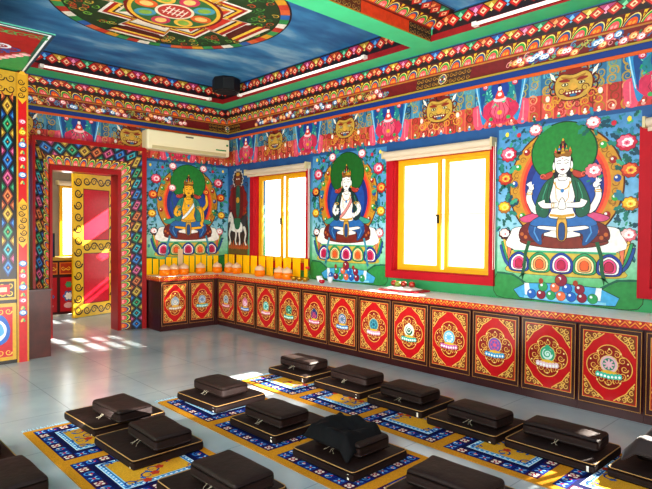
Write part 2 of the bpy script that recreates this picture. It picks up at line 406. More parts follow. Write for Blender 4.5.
def holed(name, mp, u0, u1, v0, v1, holes, t, m):
    """slab with rectangular holes; mp(u, v, depth)"""
    us = sorted({u0, u1, *[a for h in holes for a in h[:2]]}); vs = sorted({v0, v1, *[a for h in holes for a in h[2:]]})
    bm = bmesh.new()
    q = lambda P: bm.faces.new([bm.verts.new(mp(*p)) for p in P])
    inh = lambda u, v: any(h[0] < u < h[1] and h[2] < v < h[3] for h in holes)
    for a, b in zip(us, us[1:]):
        for c, d in zip(vs, vs[1:]):
            if inh((a + b) / 2, (c + d) / 2): continue
            q([(a, c, 0), (b, c, 0), (b, d, 0), (a, d, 0)]); q([(a, c, t), (a, d, t), (b, d, t), (b, c, t)])
    for a, b, c, d in holes + [(u0, u1, v0, v1)]:
        q([(a, c, 0), (a, d, 0), (a, d, t), (a, c, t)]); q([(b, c, 0), (b, c, t), (b, d, t), (b, d, 0)])
        q([(a, c, 0), (a, c, t), (b, c, t), (b, c, 0)]); q([(a, d, 0), (b, d, 0), (b, d, t), (a, d, t)])
    bmesh.ops.remove_doubles(bm, verts=bm.verts, dist=1e-5); bmesh.ops.recalc_face_normals(bm, faces=bm.faces)
    return struct(finish(name, bm, m))
# windows: (y right, y left, z0, z1) of the opening
WINS = [(6.10, 7.40, 1.03, 2.42), (3.11, 4.46, 1.03, 2.42), (.12, 1.55, 1.03, 2.42)]
holed('wall_right', lambda u, v, d: (XW + d, u, v), YR, YW, 0, ZC + .3, WINS, .22, M['wall'])
DOOR = (2.45, 3.445, 0., 2.40)
holed('wall_back', lambda u, v, d: (u, YW + d, v), XL, XW + .22, -.12, ZC + .3, [(DOOR[0], DOOR[1], -.11, DOOR[3])], .2, M['wall'])
struct(finish('wall_left', boxes((XL - .2, XL, YR - .2, YW + .2, 0, ZC + .3)), M['plain']))
struct(finish('wall_rear', boxes((XL, XW + .22, YR - .2, YR, 0, ZC + .3)), M['plain']))
# hall beyond the door
holed('wall_hall_back', lambda u, v, d: (u, 11.4 + d, v), .6, XW + .22, 0, 3.2, [(3.66, 4.6, 1.0, 2.35)], .2, M['hall'])
holed('wall_hall_right', lambda u, v, d: (XW + d, u, v), YW + .2, 11.4, 0, 3.2, [(8.6, 9.55, .5, 1.15), (8.6, 9.55, 1.32, 1.75), (8.6, 9.55, 1.9, 2.2), (8.6, 9.55, 2.42, 2.9), (9.7, 10.9, .5, 2.9)], .22, M['hall'])  # unseen openings; bars between them shaped to cast sun stripes on the leaf
struct(finish('wall_hall_left', boxes((.4, .6, YW + .2, 11.6, 0, 3.2)), M['hall']))
struct(finish('ceiling_hall', boxes((.4, XW + .22, YW + .2, 11.6, 3.2, 3.35)), M['plain']))

# ceiling coffers
struct(finish('ceiling', boxes((XL, XW + .2, YR, YW, ZC + .06, ZC + .2)), M['sky']))
RE = [(0, 3.205), (.08, 3.335), (.16, 3.43), (.23, ZS)]      # cornice profile on the window wall (projection, height)
BE = [(0, 3.205), (.09, 3.335), (.18, 3.43), (.25, ZS)]      # on the door wall
RI, BI = .484, .572                                           # inner edges of the soffits
def slab(name, x0, x1, y0, y1, z0, z1, m):
    return struct(finish(name, boxes((x0, x1, y0, y1, z0, z1)), m))
slab('trim_1', XW - RI, XW, YR, YW, ZS, ZC + .06, M['green'])
slab('trim_2', XL, XW - RI, YW - BI, YW, ZS, ZC + .06, M['green'])
slab('trim_3', XL, XW - RI, 3.57, 3.835, ZS, ZC + .06, M['green'])
slab('trim_4', XL, .82, 3.835, YW - BI, ZS, ZC + .06, M['green'])
# sky panels between the beams sit at ZC
for k, (x0, x1, y0, y1) in enumerate([(.82, XW - RI, 3.835, YW - BI), (XL, XW - RI, YR, 3.57)]):
    struct(finish('ceiling_coffer', boxes((x0, x1, y0, y1, ZC, ZC + .05)), M['sky']))

def cove(wall, a, b):
    """map for a cornice band: u from the mitred corner along the wall, v metres up the slope"""
    (re0, z0), (re1, z1) = RE[a], RE[b]; (be0, _), (be1, _) = BE[a], BE[b]
    de = (re1 - re0) if wall == 'R' else (be1 - be0)
    Ln = math.hypot(de, z1 - z0); n = ((z1 - z0) / Ln, -de / Ln)
    def mp(u, v, h):
        t = v / Ln; er = re0 + (re1 - re0) * t; eb = be0 + (be1 - be0) * t; z = z0 + (z1 - z0) * t + h * n[1]
        if wall == 'R': return (XW - er - h * n[0], YW - eb - u, z)
        return (XW - er - u, YW - eb - h * n[0], z)
    return mp, Ln
tn = [5]
def trim(P, m=None):
    o = P.build('trim_%d' % tn[0], m or M['paint']); tn[0] += 1; return struct(o)
for wall, U in (('R', 9.9), ('B', 5.4)):
    mp, Ln = cove(wall, 0, 1); P = Paint(mp)
    bl = [0.0, 4.43, 8.86] if wall == 'R' else [0.0, 4.43]
    floral_band(P, 0, U, 0, Ln, bl, seed=4 if wall == 'R' else 9); trim(P)
    mp, Ln = cove(wall, 1, 2); P = Paint(mp); lotus_row(P, 0, U, 0, Ln, .15); trim(P)
    mp, Ln = cove(wall, 2, 3); P = Paint(mp); diamond_row(P, 0, U, 0, Ln, .152); trim(P)
    # blue and orange picture-rail bands
    bm = bmesh.new()
    if wall == 'R':
        box(bm, XW - .02, XW, YR, YW, 3.127, 3.185)
        o1 = finish('trim_%d' % tn[0], bm, mat('blue_rail', '#17387e', rough=.45)); struct(o1); tn[0] += 1
        o2 = finish('trim_%d' % tn[0], boxes((XW - .012, XW, YR, YW, 3.094, 3.126)), mat('orange_rail', '#cf5a1e', rough=.5)); struct(o2); tn[0] += 1
        o3 = finish('trim_%d' % tn[0], boxes((XW - .026, XW, YR, YW, 3.186, 3.205)), mat('gold_rail', '#a98f36', rough=.5)); struct(o3); tn[0] += 1
    else:
        struct(finish('trim_%d' % tn[0], boxes((.6, XW - .026, YW - .026, YW, 3.186, 3.205)), bpy.data.materials['gold_rail'])); tn[0] += 1
        box(bm, .6, XW - .02, YW - .02, YW, 3.127, 3.185)
        o1 = finish('trim_%d' % tn[0], bm, bpy.data.materials['blue_rail']); struct(o1); tn[0] += 1
        o2 = finish('trim_%d' % tn[0], boxes((.6, XW - .012, YW - .012, YW, 3.094, 3.126)), bpy.data.materials['orange_rail']); struct(o2); tn[0] += 1

# ---- painted frieze: fierce masks and draped niches over a pleated red valance
def frieze(P, u0, u1, faces, niches, seed):
    rnd = random.Random(seed)
    z0, zm, z1 = 2.64, 2.89, 3.096
    P.rect(u0, u1, zm, z1, '#3f6a74', 1, 20)
    k = 0; u = u0
    while u < u1 - .01:
        w = min(.125, u1 - u)
        c = ['#bf3a34', '#c94e44', '#b43230', '#c8484a'][k % 4]
        P.poly([(u, z0 + .012 * (k % 2)), (u + w, z0 + .012 * (k % 2)), (u + w, zm), (u, zm)], [c, c, c, c], 1)
        P.rect(u, u + .012, z0, z1, '#8a2a1e' if k % 2 else '#d8744c', 2)
        col2 = ['#4f86a0', '#2f6a90', '#5a8a94', '#2a6088'][k % 4]
        P.rect(u, u + w, zm, z1, col2, 2)
        for q in range(3):
            P.spiral(u + w * .5 + rnd.uniform(-.02, .02), zm + .04 + .075 * q, .05, 1.5, .018, rnd.choice(['#a98f3e', '#8f9a58', '#1b3440', '#b8903a', '#5aa0b0']), 3, rnd.random() * 6, 1 if q % 2 else -1)
        for q in range(3):
            P.spiral(u + w * .5 + rnd.uniform(-.02, .02), z0 + .05 + .08 * q, .05, 1.5, .019, rnd.choice(['#b8802a', '#d8966a', '#8a3a1c', '#a8702a', '#7a2a18', '#d86a60']), 3, rnd.random() * 6, 1 if q % 2 else -1)
        P.ell(u + w * .5, z0 + .02, .02, .016, rnd.choice(['#e8e0d0', '#3a8a6a', '#d89a8a', '#5a8ab8']), 4, 8)
        P.ell(u + w * .5, z0 + .045, .012, .012, '#f1e6d6', 4, 8)
        u += w; k += 1
    for c in niches:
        z = 2.99
        for sg in (-1, 1):
            P.blob([(c + sg * .10, z1), (c + sg * .30, z1), (c + sg * .27, 3.0), (c + sg * .24, 2.82), (c + sg * .2, 2.68), (c + sg * .15, 2.76), (c + sg * .19, 2.9), (c + sg * .2, 3.0)], '#2f86b8', 5)
            P.blob([(c + sg * .16, z1), (c + sg * .24, z1), (c + sg * .235, 2.98), (c + sg * .2, 2.78), (c + sg * .19, 2.92)], '#164a86', 6)
            P.stroke([(c + sg * .28, z1), (c + sg * .26, 2.98), (c + sg * .22, 2.8)], .012, '#9fd0e0', 6)
        P.blob([(c - .19, z1), (c + .19, z1), (c + .18, 2.98), (c + .1, 2.88), (c, 2.85), (c - .1, 2.88), (c - .18, 2.98)], '#1e7a86', 5)
        P.ell(c, z + .04, .105, .12, '#1b3f8e', 7)
        for q in range(11):
            a = PI * 1.02 + q * (PI * .98) / 10 - PI * .5 * 0
            leaves(P, c + .15 * math.cos(a), z + .03 + .13 * math.sin(a), .05, 2, 8, rnd, ('#1e9a5a', '#4ac08a', '#0c6a5a', '#7ad0b0'))
        P.blob([(c - .1, 2.93), (c + .1, 2.93), (c + .22, 2.82), (c + .12, 2.70), (c, 2.67), (c - .12, 2.70), (c - .22, 2.82)], '#c42e54', 6)
        P.blob([(c - .07, 2.92), (c + .07, 2.92), (c + .1, 2.8), (c, 2.72), (c - .1, 2.8)], '#de5a74', 7)
        for q in range(5): P.stroke([(c + (q - 2) * .02, 2.92), (c + (q - 2) * .06, 2.8), (c + (q - 2) * .03, 2.69)], .006, '#8a1a3a', 8)
        for sg in (-1, 1): P.blob([(c + sg * .2, 2.88), (c + sg * .32, 2.87), (c + sg * .3, 2.66), (c + sg * .2, 2.66)], '#d8506a', 4); P.stroke([(c + sg * .27, 2.87), (c + sg * .26, 2.67)], .012, '#f08a94', 5)
        P.ell(c, 2.79, .03, .024, '#d8a030', 9); P.ell(c - .1, 2.73, .025, .02, '#3f9a50', 8); P.ell(c + .1, 2.73, .025, .02, '#3f9a50', 8)
        P.ell(c, 2.93, .075, .03, '#f3c2c6', 9); P.blob([(c - .05, 2.94), (c + .05, 2.94), (c + .03, 3.01), (c, 3.05), (c - .03, 3.01)], '#d8402e', 10)
        P.ell(c, 3.04, .022, .026, '#f1e8dc', 11); P.ell(c, 3.075, .02, .014, '#20264a', 12); P.ell(c, 2.98, .025, .02, '#f1e8dc', 11)
        for sg in (-1, 1): peony(P, c + sg * .17, 3.08, .035, PEONY['pink'], 9)
    for c in faces:
        z = 2.93
        for q in range(9):      # mane of flame curls
            a_ = PI * (-.1 + 1.2 * q / 8); P.spiral(c + .2 * math.cos(a_), z + .02 + .14 * math.sin(a_), .055, 1.3, .02, '#6a1e18' if q % 2 else '#3a1410', 5, a_ + PI, 1 if q < 4 else -1)
        P.scal(c, z + .02, .2, 14, .1, '#7a1c16', 5, 0, .8)
        P.blob([(c - .185, z + .05), (c - .12, z + .13), (c, z + .11), (c + .12, z + .13), (c + .185, z + .05), (c + .17, z - .07), (c + .08, z - .135), (c - .08, z - .135), (c - .17, z - .07)], '#5a1c12', 6)
        P.blob([(c - .175, z + .05), (c - .115, z + .12), (c, z + .1), (c + .115, z + .12), (c + .175, z + .05), (c + .16, z - .065), (c + .075, z - .125), (c - .075, z - .125), (c - .16, z - .065)], '#c09a42', 7)
        P.blob([(c - .12, z + .1), (c, z + .075), (c + .12, z + .1), (c + .06, z + .05), (c, z + .065), (c - .06, z + .05)], '#9a6c28', 8)
        for sg in (-1, 1):
            P.poly([(c + sg * .17, z + .07), (c + sg * .215, z + .1), (c + sg * .235, z + .165), (c + sg * .19, z + .13)], '#e8e0d0', 8)
            P.blob([(c + sg * .03, z + .045), (c + sg * .07, z + .075), (c + sg * .14, z + .065), (c + sg * .1, z + .045)], '#8a2a18', 9)
            P.ell(c + sg * .08, z + .02, .034, .018, '#3a2010', 9, 12); P.ell(c + sg * .08, z + .02, .026, .012, '#d8cfa0', 10, 12); P.ell(c + sg * .078, z + .02, .01, .011, '#1a1008', 11, 10)
            P.spiral(c + sg * .11, z - .035, .04, 1.4, .012, '#6a3c14', 8, 0, sg)
            P.spiral(c + sg * .17, z - .1, .05, 1.4, .018, '#c88a30', 9, 0, sg); P.spiral(c + sg * .24, z - .16, .055, 1.4, .018, '#d89a38', 5, 1, sg); P.spiral(c + sg * .24, z - .02, .05, 1.4, .018, '#a88a3c', 5, 2, -sg)
            P.ell(c + sg * .25, z - .09, .022, .03, '#e8dccc', 6, 10)
        P.blob([(c - .045, z - .03), (c, z + .03), (c + .045, z - .03), (c, z - .05)], '#cf9c40', 9); P.stroke([(c - .045, z - .032), (c, z - .052), (c + .045, z - .032)], .008, '#4a2410', 10)
        P.blob([(c - .1, z - .055), (c, z - .05), (c + .1, z - .055), (c + .06, z - .1), (c, z - .108), (c - .06, z - .1)], '#7a1a18', 9)
        for q in range(5): P.ell(c - .06 + .03 * q, z - .066, .011, .009, '#e8e0c8', 10, 6)
        P.ell(c, z - .09, .035, .014, '#2a6a94', 10, 10)
        for q in range(6):
            P.spiral(c + (q - 2.5) * .075, z - .19 + .015 * abs(q - 2.5), .045, 1.4, .017, '#7a3416' if q % 2 else '#d0922e', 6, q, 1 if q < 3 else -1)
P = Paint(lambda u, v, h: (XW - h, YW - u, v)); frieze(P, 0, YW - YR, [YW - y for y in (6.87, 5.33, 3.79, 2.25, .71, -.83)], [YW - y for y in (7.66, 6.10, 4.56, 3.02, 1.48, -.06, -1.6)], 5); trim(P)
P = Paint(lambda u, v, h: (u, YW - h, v)); frieze(P, 1.3, XW, [3.64, 2.08], [2.86, 4.42], 6); trim(P)

# ---- coffer edges: red fascia and dark painted bands, beam faces
def bandface(name_mp, L_, seed, dark=False):
    pass
P = Paint(lambda u, v, h: (XW - RI - .001 - h, u, v))
P.rect(YR, 3.57, ZS, ZS + .07, '#8e1418', 1, 6); P.rect(3.835, YW - BI, ZS, ZS + .07, '#8e1418', 1, 6)
diamond_row(P, 3.85, YW - BI, ZS + .07, ZC, .17, 1); diamond_row(P, YR, 3.55, ZS + .07, ZC, .17, 1); trim(P)
P = Paint(lambda u, v, h: (u, YW - BI - .001 - h, v))
P.rect(.82, XW - RI, ZS, ZS + .07, '#8e1418', 1, 6); diamond_row(P, .82, XW - RI, ZS + .07, ZC, .17, 1); trim(P)
# near face of the cross beam: slopes out under the next coffer
def beammap(e0, z0, e1, z1):
    Ln = math.hypot(e1 - e0, z1 - z0); n = ((z1 - z0) / Ln, -(e1 - e0) / Ln)
    return (lambda u, v, h: (XW - RI - (u if True else 0), 3.569 - (e0 + (e1 - e0) * v / Ln) - h * n[0], z0 + (z1 - z0) * v / Ln + h * n[1])), Ln
mp, Ln = beammap(0, ZS, .0, ZS + .14); P = Paint(mp)
P.rect(0, 7.7, 0, Ln, '#d2461a', 1, 12); P.rect(0, 7.7, Ln - .014, Ln, '#7a2018', 2, 12); P.rect(0, 7.7, 0, .01, '#b08a2a', 2, 12)
for a in (0., 1.1, 2.9, 4.5):
    P.rect(a, a + .38, .012, Ln - .016, '#2a2420' if a == 0 else '#5a2a14', 3)
    for q in range(2): scrolls(P, a, a + .38, .01 + .06 * q, .07 + .06 * q, .06, '#a88a48', .009, 4)
P.rect(1.55, 1.95, .012, Ln - .016, '#a8141a', 3); peony(P, 2.3, .07, .05, PEONY['yellow'], 5); trim(P)
mp, Ln = beammap(0, ZS + .14, .12, ZS + .2); P = Paint(mp); lotus_row(P, 0, 7.7, 0, Ln, .15, 1); trim(P)
mp, Ln = beammap(.12, ZS + .2, .32, ZC); P = Paint(mp); diamond_row(P, 0, 7.7, 0, Ln, .15, 1); trim(P)
slab('trim_%d' % tn[0], XL, XW - RI, 3.45, 3.57, ZS + .2, ZC + .05, M['redpaint']); tn[0] += 1
# corner black loudspeaker in the coffer
t = thing('corner_loudspeaker', 'black loudspeaker fixed up in the ceiling corner above the air conditioner', 'loudspeaker', (4.63, 7.12, ZC))
bm = bmesh.new(); lathe(bm, [(.19, -.2), (.21, -.19), (.21, -.02), (.19, 0)], 8); finish('cabinet', bm, M['dark'], t)
bm = bmesh.new(); lathe(bm, [(.15, -.206), (.155, -.2)], 16); finish('grille', bm, mat('speaker_grille', '#1c1c20', rough=.8), t)

# ceiling mandala, painted on the coffer
MX, MY = 2.82, 5.31
P = Paint(lambda u, v, h: (MX + u, MY + v, ZC - .001 - h))
rnd = random.Random(11)
def ringfill(r0, r1, cols, n, L):
    for k in range(n):
        a, b = 2 * PI * k / n, 2 * PI * (k + 1) / n; mid = (a + b) / 2
        P.poly([(r0 * math.cos(a), r0 * math.sin(a)), (r1 * math.cos(a), r1 * math.sin(a)), (r1 * math.cos(mid), r1 * math.sin(mid)), (r1 * math.cos(b), r1 * math.sin(b)), (r0 * math.cos(b), r0 * math.sin(b)), (r0 * math.cos(mid), r0 * math.sin(mid))], cols[k % len(cols)], L)
P.ell(0, 0, 1.22, None, '#1a1a20', 1, 72)
ringfill(1.1, 1.2, ['#c8402a', '#d86a3a', '#2a6ab0', '#2f8f4a', '#e8e2d4', '#b83a2a', '#3f9a5a', '#d8a02a'], 56, 2)
P.ell(0, 0, 1.09, None, '#20401f', 3, 64)
for k in range(150):
    a = rnd.random() * 2 * PI; r = rnd.uniform(.78, 1.05)
    P.spiral(r * math.cos(a), r * math.sin(a), .05, 1.2, .016, rnd.choice(['#5aa04a', '#7ab84a', '#d8b04a', '#2f7a3a', '#c84a2a']), 4, rnd.random() * 6)
def rot(pts, a): return [(x * math.cos(a) - y * math.sin(a), x * math.sin(a) + y * math.cos(a)) for x, y in pts]
RA = .0
for q in range(4):
    a = RA + q * PI / 2
    for (s0, c, L) in ((.80, '#e9e4d8', 6), (.755, '#a8241e', 7), (.70, '#e8b838', 8), (.65, '#3a1c14', 9), (.62, '#d8d2c4', 10), (.58, ['#c83a2a', '#e8dcc8', '#3f8a4a', '#d8a838'][q], 11)):
        P.poly(rot([(0, 0), (s0 * .72, -s0 * .72), (s0 * .72, -s0 * .3), (s0 * .98, -s0 * .34), (s0 * .98, s0 * .34), (s0 * .72, s0 * .3), (s0 * .72, s0 * .72)], a), c, L)
    for s0, c in ((1.02, '#e9e0cc'), (.97, '#a82018'), (.92, '#f0c848'), (.87, '#5a1a14')):
        L = 5 + int((1.02 - s0) * 20)
        P.poly(rot([(s0, -.3), (s0, .3), (s0 - .12, .2), (s0 - .12, -.2)], a), c, L + 7)
    for k in range(5):
        P.spiral(*rot([(.45, -.24 + .12 * k)], a)[0], .05, 1.3, .016, ['#f0d878', '#7a2018', '#2f7a4a'][k % 3], 13, k)
P.ell(0, 0, .5, None, '#7a1a16', 14, 40); P.ell(0, 0, .47, None, '#e2b43c', 15, 40); P.ell(0, 0, .43, None, '#38703f', 16, 40)
for k in range(8):
    a = k * PI / 4
    P.ell(.31 * math.cos(a), .31 * math.sin(a), .115, .1, ['#d8622a', '#e8b84a', '#c83a5a', '#4f9ab0'][k % 4], 17, 16, a)
    P.ell(.31 * math.cos(a), .31 * math.sin(a), .07, .06, ['#f0c878', '#8ab04a'][k % 2], 18, 14, a)
P.ell(0, 0, .2, None, '#e8dcc0', 19, 30); P.ell(0, 0, .17, None, '#b83a32', 20, 30)
for k in range(5): P.stroke([(-.1 + .05 * k, -.1), (-.08 + .05 * k, .1)], .016, '#f0e0d0', 21)
P.stroke([(-.12, .05), (.12, .04)], .016, '#f0e0d0', 22); P.stroke([(-.12, -.05), (.12, -.04)], .016, '#f0e0d0', 22)
tag(P.build('ceiling_mandala', M['paint']), 'large round multicoloured mandala painted on the cloudy blue ceiling', 'mural')

# fluorescent tubes along the coffer edges
def tube_light(label, a, b, wdir):
    t = thing('tube_light', label, 'light', a, 0, 'fluorescent tubes around the ceiling coffers')
    d = Vector(b) - Vector(a)
    bm = bmesh.new(); tube(bm, [(0, 0, 0), d], .017, 10); finish('tube', bm, M['tube'], t, True)
    bm = bmesh.new(); w = Vector(wdir)
    for f in (0., 1.):
        c = d * f; box(bm, c.x - .025, c.x + (.04 if wdir[0] else .025), c.y - .025, c.y + (.05 if wdir[1] else .025), c.z - .02, c.z + .02)
    tube(bm, [w * .03, d + w * .03], .014, 6)
    finish('holder', bm, M['white'], t)
tube_light('long white fluorescent tube along the ceiling edge over the door wall', (2.19, YW - BI - .05, 3.578), (4.62, YW - BI - .05, 3.578), (0, .6, .2))
tube_light('white fluorescent tube along the ceiling edge over the windows, beyond the green beam', (XW - RI - .04, 7.10, 3.592), (XW - RI - .04, 4.51, 3.592), (.6, 0, .2))
tube_light('white fluorescent tube along the ceiling edge over the windows, nearer than the green beam', (XW - RI - .04, 3.01, 3.58), (XW - RI - .04, 1.2, 3.58), (.6, 0, .2))

# ---------------------------------------------------------------- windows, blinds
def window(n, y0, y1, z0, z1):
    r = sroot('window_%d' % n)
    finish('casing', boxes((XW - .035, XW - .002, y0 - .06, y0, z0 - .09, z1 + .03), (XW - .035, XW - .002, y1, y1 + .10, z0 - .09, z1 + .03),
                           (XW - .035, XW - .002, y0, y1, z0 - .09, z0), (XW - .035, XW - .002, y0, y1, z1, z1 + .03)), M['redframe'], r)
    finish('lining', boxes((XW - .002, XW + .075, y1 - .012, y1 - .0005, z0, z1), (XW - .002, XW + .075, y0 + .0005, y0 + .012, z0, z1), (XW - .002, XW + .075, y0 + .012, y1 - .012, z0 + .0005, z0 + .012), (XW - .002, XW + .075, y0 + .012, y1 - .012, z1 - .012, z1 - .0005)), M['redframe'], r)
    x = XW + .07; e = .045
    finish('frame', boxes((x, x + .07, y0, y0 + .014, z0, z1), (x, x + .07, y1 - e, y1, z0, z1), (x, x + .07, y0 + .014, y1 - e, z0, z0 + e), (x, x + .07, y0 + .014, y1 - e, z1 - e, z1)), M['yellowframe'], r)
    ym = y0 + (y1 - y0) * .53
    for k, (a, b, xo) in enumerate(((ym - .02, y1 - e, .0), (y0 + .085, ym - .05, .035))):
        s_ = finish('sash', boxes((x + xo, x + xo + .03, a, a + .05, z0 + e, z1 - e), (x + xo, x + xo + .03, b - .05, b, z0 + e, z1 - e),
                                 (x + xo, x + xo + .03, a + .05, b - .05, z0 + e, z0 + e + .04), (x + xo, x + xo + .03, a + .05, b - .05, z1 - e - .04, z1 - e)), M['yellowframe'], r)
        finish('pane', boxes((x + xo + .012, x + xo + .017, a + .05, b - .05, z0 + e + .04, z1 - e - .04)), M['glass'], s_)
    finish('fixed_pane', boxes((x + .06, x + .064, y0 + .014, y0 + .085, z0 + e, z1 - e), (x + .06, x + .064, ym - .05, ym - .02, z0 + e, z1 - e)), M['glass'], r)
    finish('latch', boxes((x - .02, x, ym + .0, ym + .02, 1.62, 1.72), (x - .028, x - .02, ym + .0, ym + .03, 1.70, 1.72)), M['dark'], r)
for i, w in enumerate(WINS): window(i + 1, *w)
def blind(y0, y1, z, label):
    t = thing('roller_blind', label, 'blind', (XW - .062, (y0 + y1) / 2, z), 0, 'roller blinds above the windows')
    h = (y1 - y0) / 2
    bm = bmesh.new(); tube(bm, [(0, -h, 0), (0, h, 0)], .042, 16); finish('roll', bm, M['blind'], t, False)
    finish('hem_bar', boxes((.0, .014, -h + .02, h - .02, -.075, -.03)), M['blind'], t)
    for s_ in (-1, 1): finish('bracket', boxes((-.045, .062, s_ * h - .012, s_ * h + .012, -.045, .05)), M['cream_d'], t)
    bm = bmesh.new(); tube(bm, [(.02, -h - .02, 0), (.03, -h - .02, -.7), (.03, -h - .02, -1.35), (.03, -h + .0, -1.36), (.02, -h + .0, 0)], .004, 5); finish('pull_chain', bm, M['white'], t)
blind(6.04, 7.56, 2.475, 'cream roller blind rolled up above the far window near the corner')
blind(3.06, 4.57, 2.475, 'cream roller blind rolled up above the middle window')
blind(.06, 1.60, 2.475, 'cream roller blind rolled up above the window at the right edge')

# ---------------------------------------------------------------- door wall: frame, leaf, air conditioner
r = sroot('door_1')
y_ = YW
finish('jamb', boxes((DOOR[0], DOOR[0] + .035, y_ - .06, y_ + .2, 0, 2.40), (DOOR[1] - .045, DOOR[1], y_ - .06, y_ + .2, 0, 2.40), (DOOR[0] + .035, DOOR[1] - .045, y_ - .06, y_ + .2, 2.335, 2.40)), M['redwood'], r)
# carved and painted surround: splayed bands from the outer red strip (proud of the wall) into the opening
OX0, OX1, OZ = 2.215, 3.82, 2.775
finish('outer_strip', boxes((OX0, OX0 + .035, y_ - .13, y_ - .003, 0, OZ), (OX1 - .07, OX1, y_ - .13, y_ - .003, 0, OZ), (OX0 + .035, OX1 - .07, y_ - .13, y_ - .003, OZ - .06, OZ)), M['redwood'], r)
bands = [((OX0 + .035, OX1 - .07, OZ - .06, .115), (2.36, 3.60, 2.545, .075)), ((2.36, 3.60, 2.545, .075), (DOOR[0], DOOR[1], 2.40, .03))]
for k, (A, B) in enumerate(bands):
    fn = diamond_chain if k == 0 else lotus_row
    nm = 'diamond_band' if k == 0 else 'lotus_band'
    for side in ('left', 'right', 'top'):
        if side == 'top':
            def mp(u, v, h, A=A, B=B):   # u 0..1 across, v 0..1 outer->inner
                xa = A[0] + (A[1] - A[0]) * u; xb = B[0] + (B[1] - B[0]) * u
                return (xa + (xb - xa) * v, y_ - (A[3] + (B[3] - A[3]) * v) - h, A[2] + (B[2] - A[2]) * v)
            wdt = 1.4
        else:
            i = 0 if side == 'left' else 1
            def mp(u, v, h, A=A, B=B, i=i):
                za = A[2] * u; zb = B[2] * u
                return (A[i] + (B[i] - A[i]) * v, y_ - (A[3] + (B[3] - A[3]) * v) - h, za + (zb - za) * v)
            wdt = 2.6
        P = Paint(mp)
        if k == 0: diamond_chain(P, 0, 1, 0, 1, .16 / wdt, 1)
        else: lotus_row(P, 0, 1, 1, 0, .13 / wdt, 1)
        P.build(nm, M['paint'], r)
    pass
# leaf of the inner door, standing open beyond the opening
d = sroot('door_2')
Lx, Ly = 3.29, 9.70; ang = math.atan2(.30, .86); LW, LH = .92, 2.47
d.location = (Lx, Ly, .012); d.rotation_euler = (0, 0, ang)
finish('leaf', boxes((0, LW, .002, .042, 0, LH)), M['yellowframe'], d)
P = Paint(lambda u, v, h: (u, .001 - h, v))
GOLD = '#e8b42a'
P.rect(0, LW, 0, LH, GOLD, 1)
for v0, v1 in ((.22, 1.10), (1.32, LH - .26)):
    P.rect(.2, LW - .17, v0, v1, '#7a1014', 2); P.rect(.215, LW - .185, v0 + .015, v1 - .015, '#cc1430', 3)
for col, dx in (('#3a160c', 0), ):
    for k in range(12):
        P.spiral(.1, .12 + k * .2, .078, 1.7, .03, col, 4, k * PI, 1 if k % 2 else -1); P.spiral(LW - .085, .12 + k * .2, .072, 1.6, .028, col, 4, k * PI, -1 if k % 2 else 1)
    for v in (.11, 1.21, LH - .13):
        for k in range(4): P.spiral(.27 + k * .15, v, .072, 1.6, .028, col, 4, 0, 1 if k % 2 else -1)
P.build('painted_face', M['lacquer'], d)
finish('lintel_block', boxes((.42, .62, -.02, .03, LH, LH + .1)), M['wood'], d)
# hall window, desk, framed picture
w = sroot('window_4')
finish('frame', boxes((3.60, 3.66, 11.36, 11.42, .98, 2.37), (4.58, 4.66, 11.36, 11.42, .98, 2.37), (3.66, 4.58, 11.36, 11.42, 2.33, 2.37), (3.66, 4.58, 11.36, 11.42, .98, 1.03), (4.10, 4.15, 11.36, 11.42, 1.03, 2.33)), M['yellowframe'], w)
finish('pane', boxes((3.66, 4.58, 11.44, 11.445, 1.03, 2.33)), M['glass'], w)
t = thing('roller_blind', 'cream roller blind above the window seen through the doorway', 'blind', (4.16, 11.32, 2.42))
bm = bmesh.new(); tube(bm, [(-.6, 0, 0), (.6, 0, 0)], .045, 12); finish('roll', bm, M['blind'], t)
finish('bracket', boxes((-.62, -.6, -.04, .08, -.04, .05)), M['cream_d'], t)
t = thing('sideboard', 'red and gold painted sideboard seen through the doorway', 'cabinet', (2.5, 10.05, 0))
finish('body', boxes((0, 1.0, .01, .5, .05, .98)), M['maroon'], t)
P = Paint(lambda u, v, h: (u, .009 - h, v))
for k in range(3):
    u0 = .02 + k * .33
    P.rect(u0, u0 + .3, .74, .95, '#d8762a', 1); P.rect(u0 + .02, u0 + .28, .76, .93, '#a8321a', 2)
    scrolls(P, u0 + .02, u0 + .28, .77, .92, .09, '#f0c040', .016, 3)
    P.rect(u0, u0 + .3, .08, .70, '#5a1014', 1); P.rect(u0 + .012, u0 + .288, .095, .685, '#c0182c', 2)
    P.scal(u0 + .15, .36, .1, 6, .3, '#3a6ab0', 3); P.scal(u0 + .15, .36, .07, 6, .3, '#e8e8e8', 4); P.scal(u0 + .15, .56, .06, 6, .3, '#4a9a6a', 4); P.ell(u0 + .15, .2, .08, .05, '#e8b4b4', 3)
P.build('door_front', M['lacquer'], t)
finish('top', boxes((-.02, 1.02, -.02, .52, .98, 1.03)), mat('gold_edge', '#b88a2a', rough=.4), t)
t = thing('photo_frame', 'dark photo frame with bluish picture standing on the sideboard beyond the door', 'picture frame', (2.98, 10.2, 1.03))
finish('frame', boxes((-.17, .17, 0, .03, 0, .42)), M['dark'], t)
finish('picture', boxes((-.15, .15, -.004, .0, .02, .40)), M['screen'], t)
finish('stand', boxes((-.05, .05, .03, .12, 0, .015)), M['dark'], t)

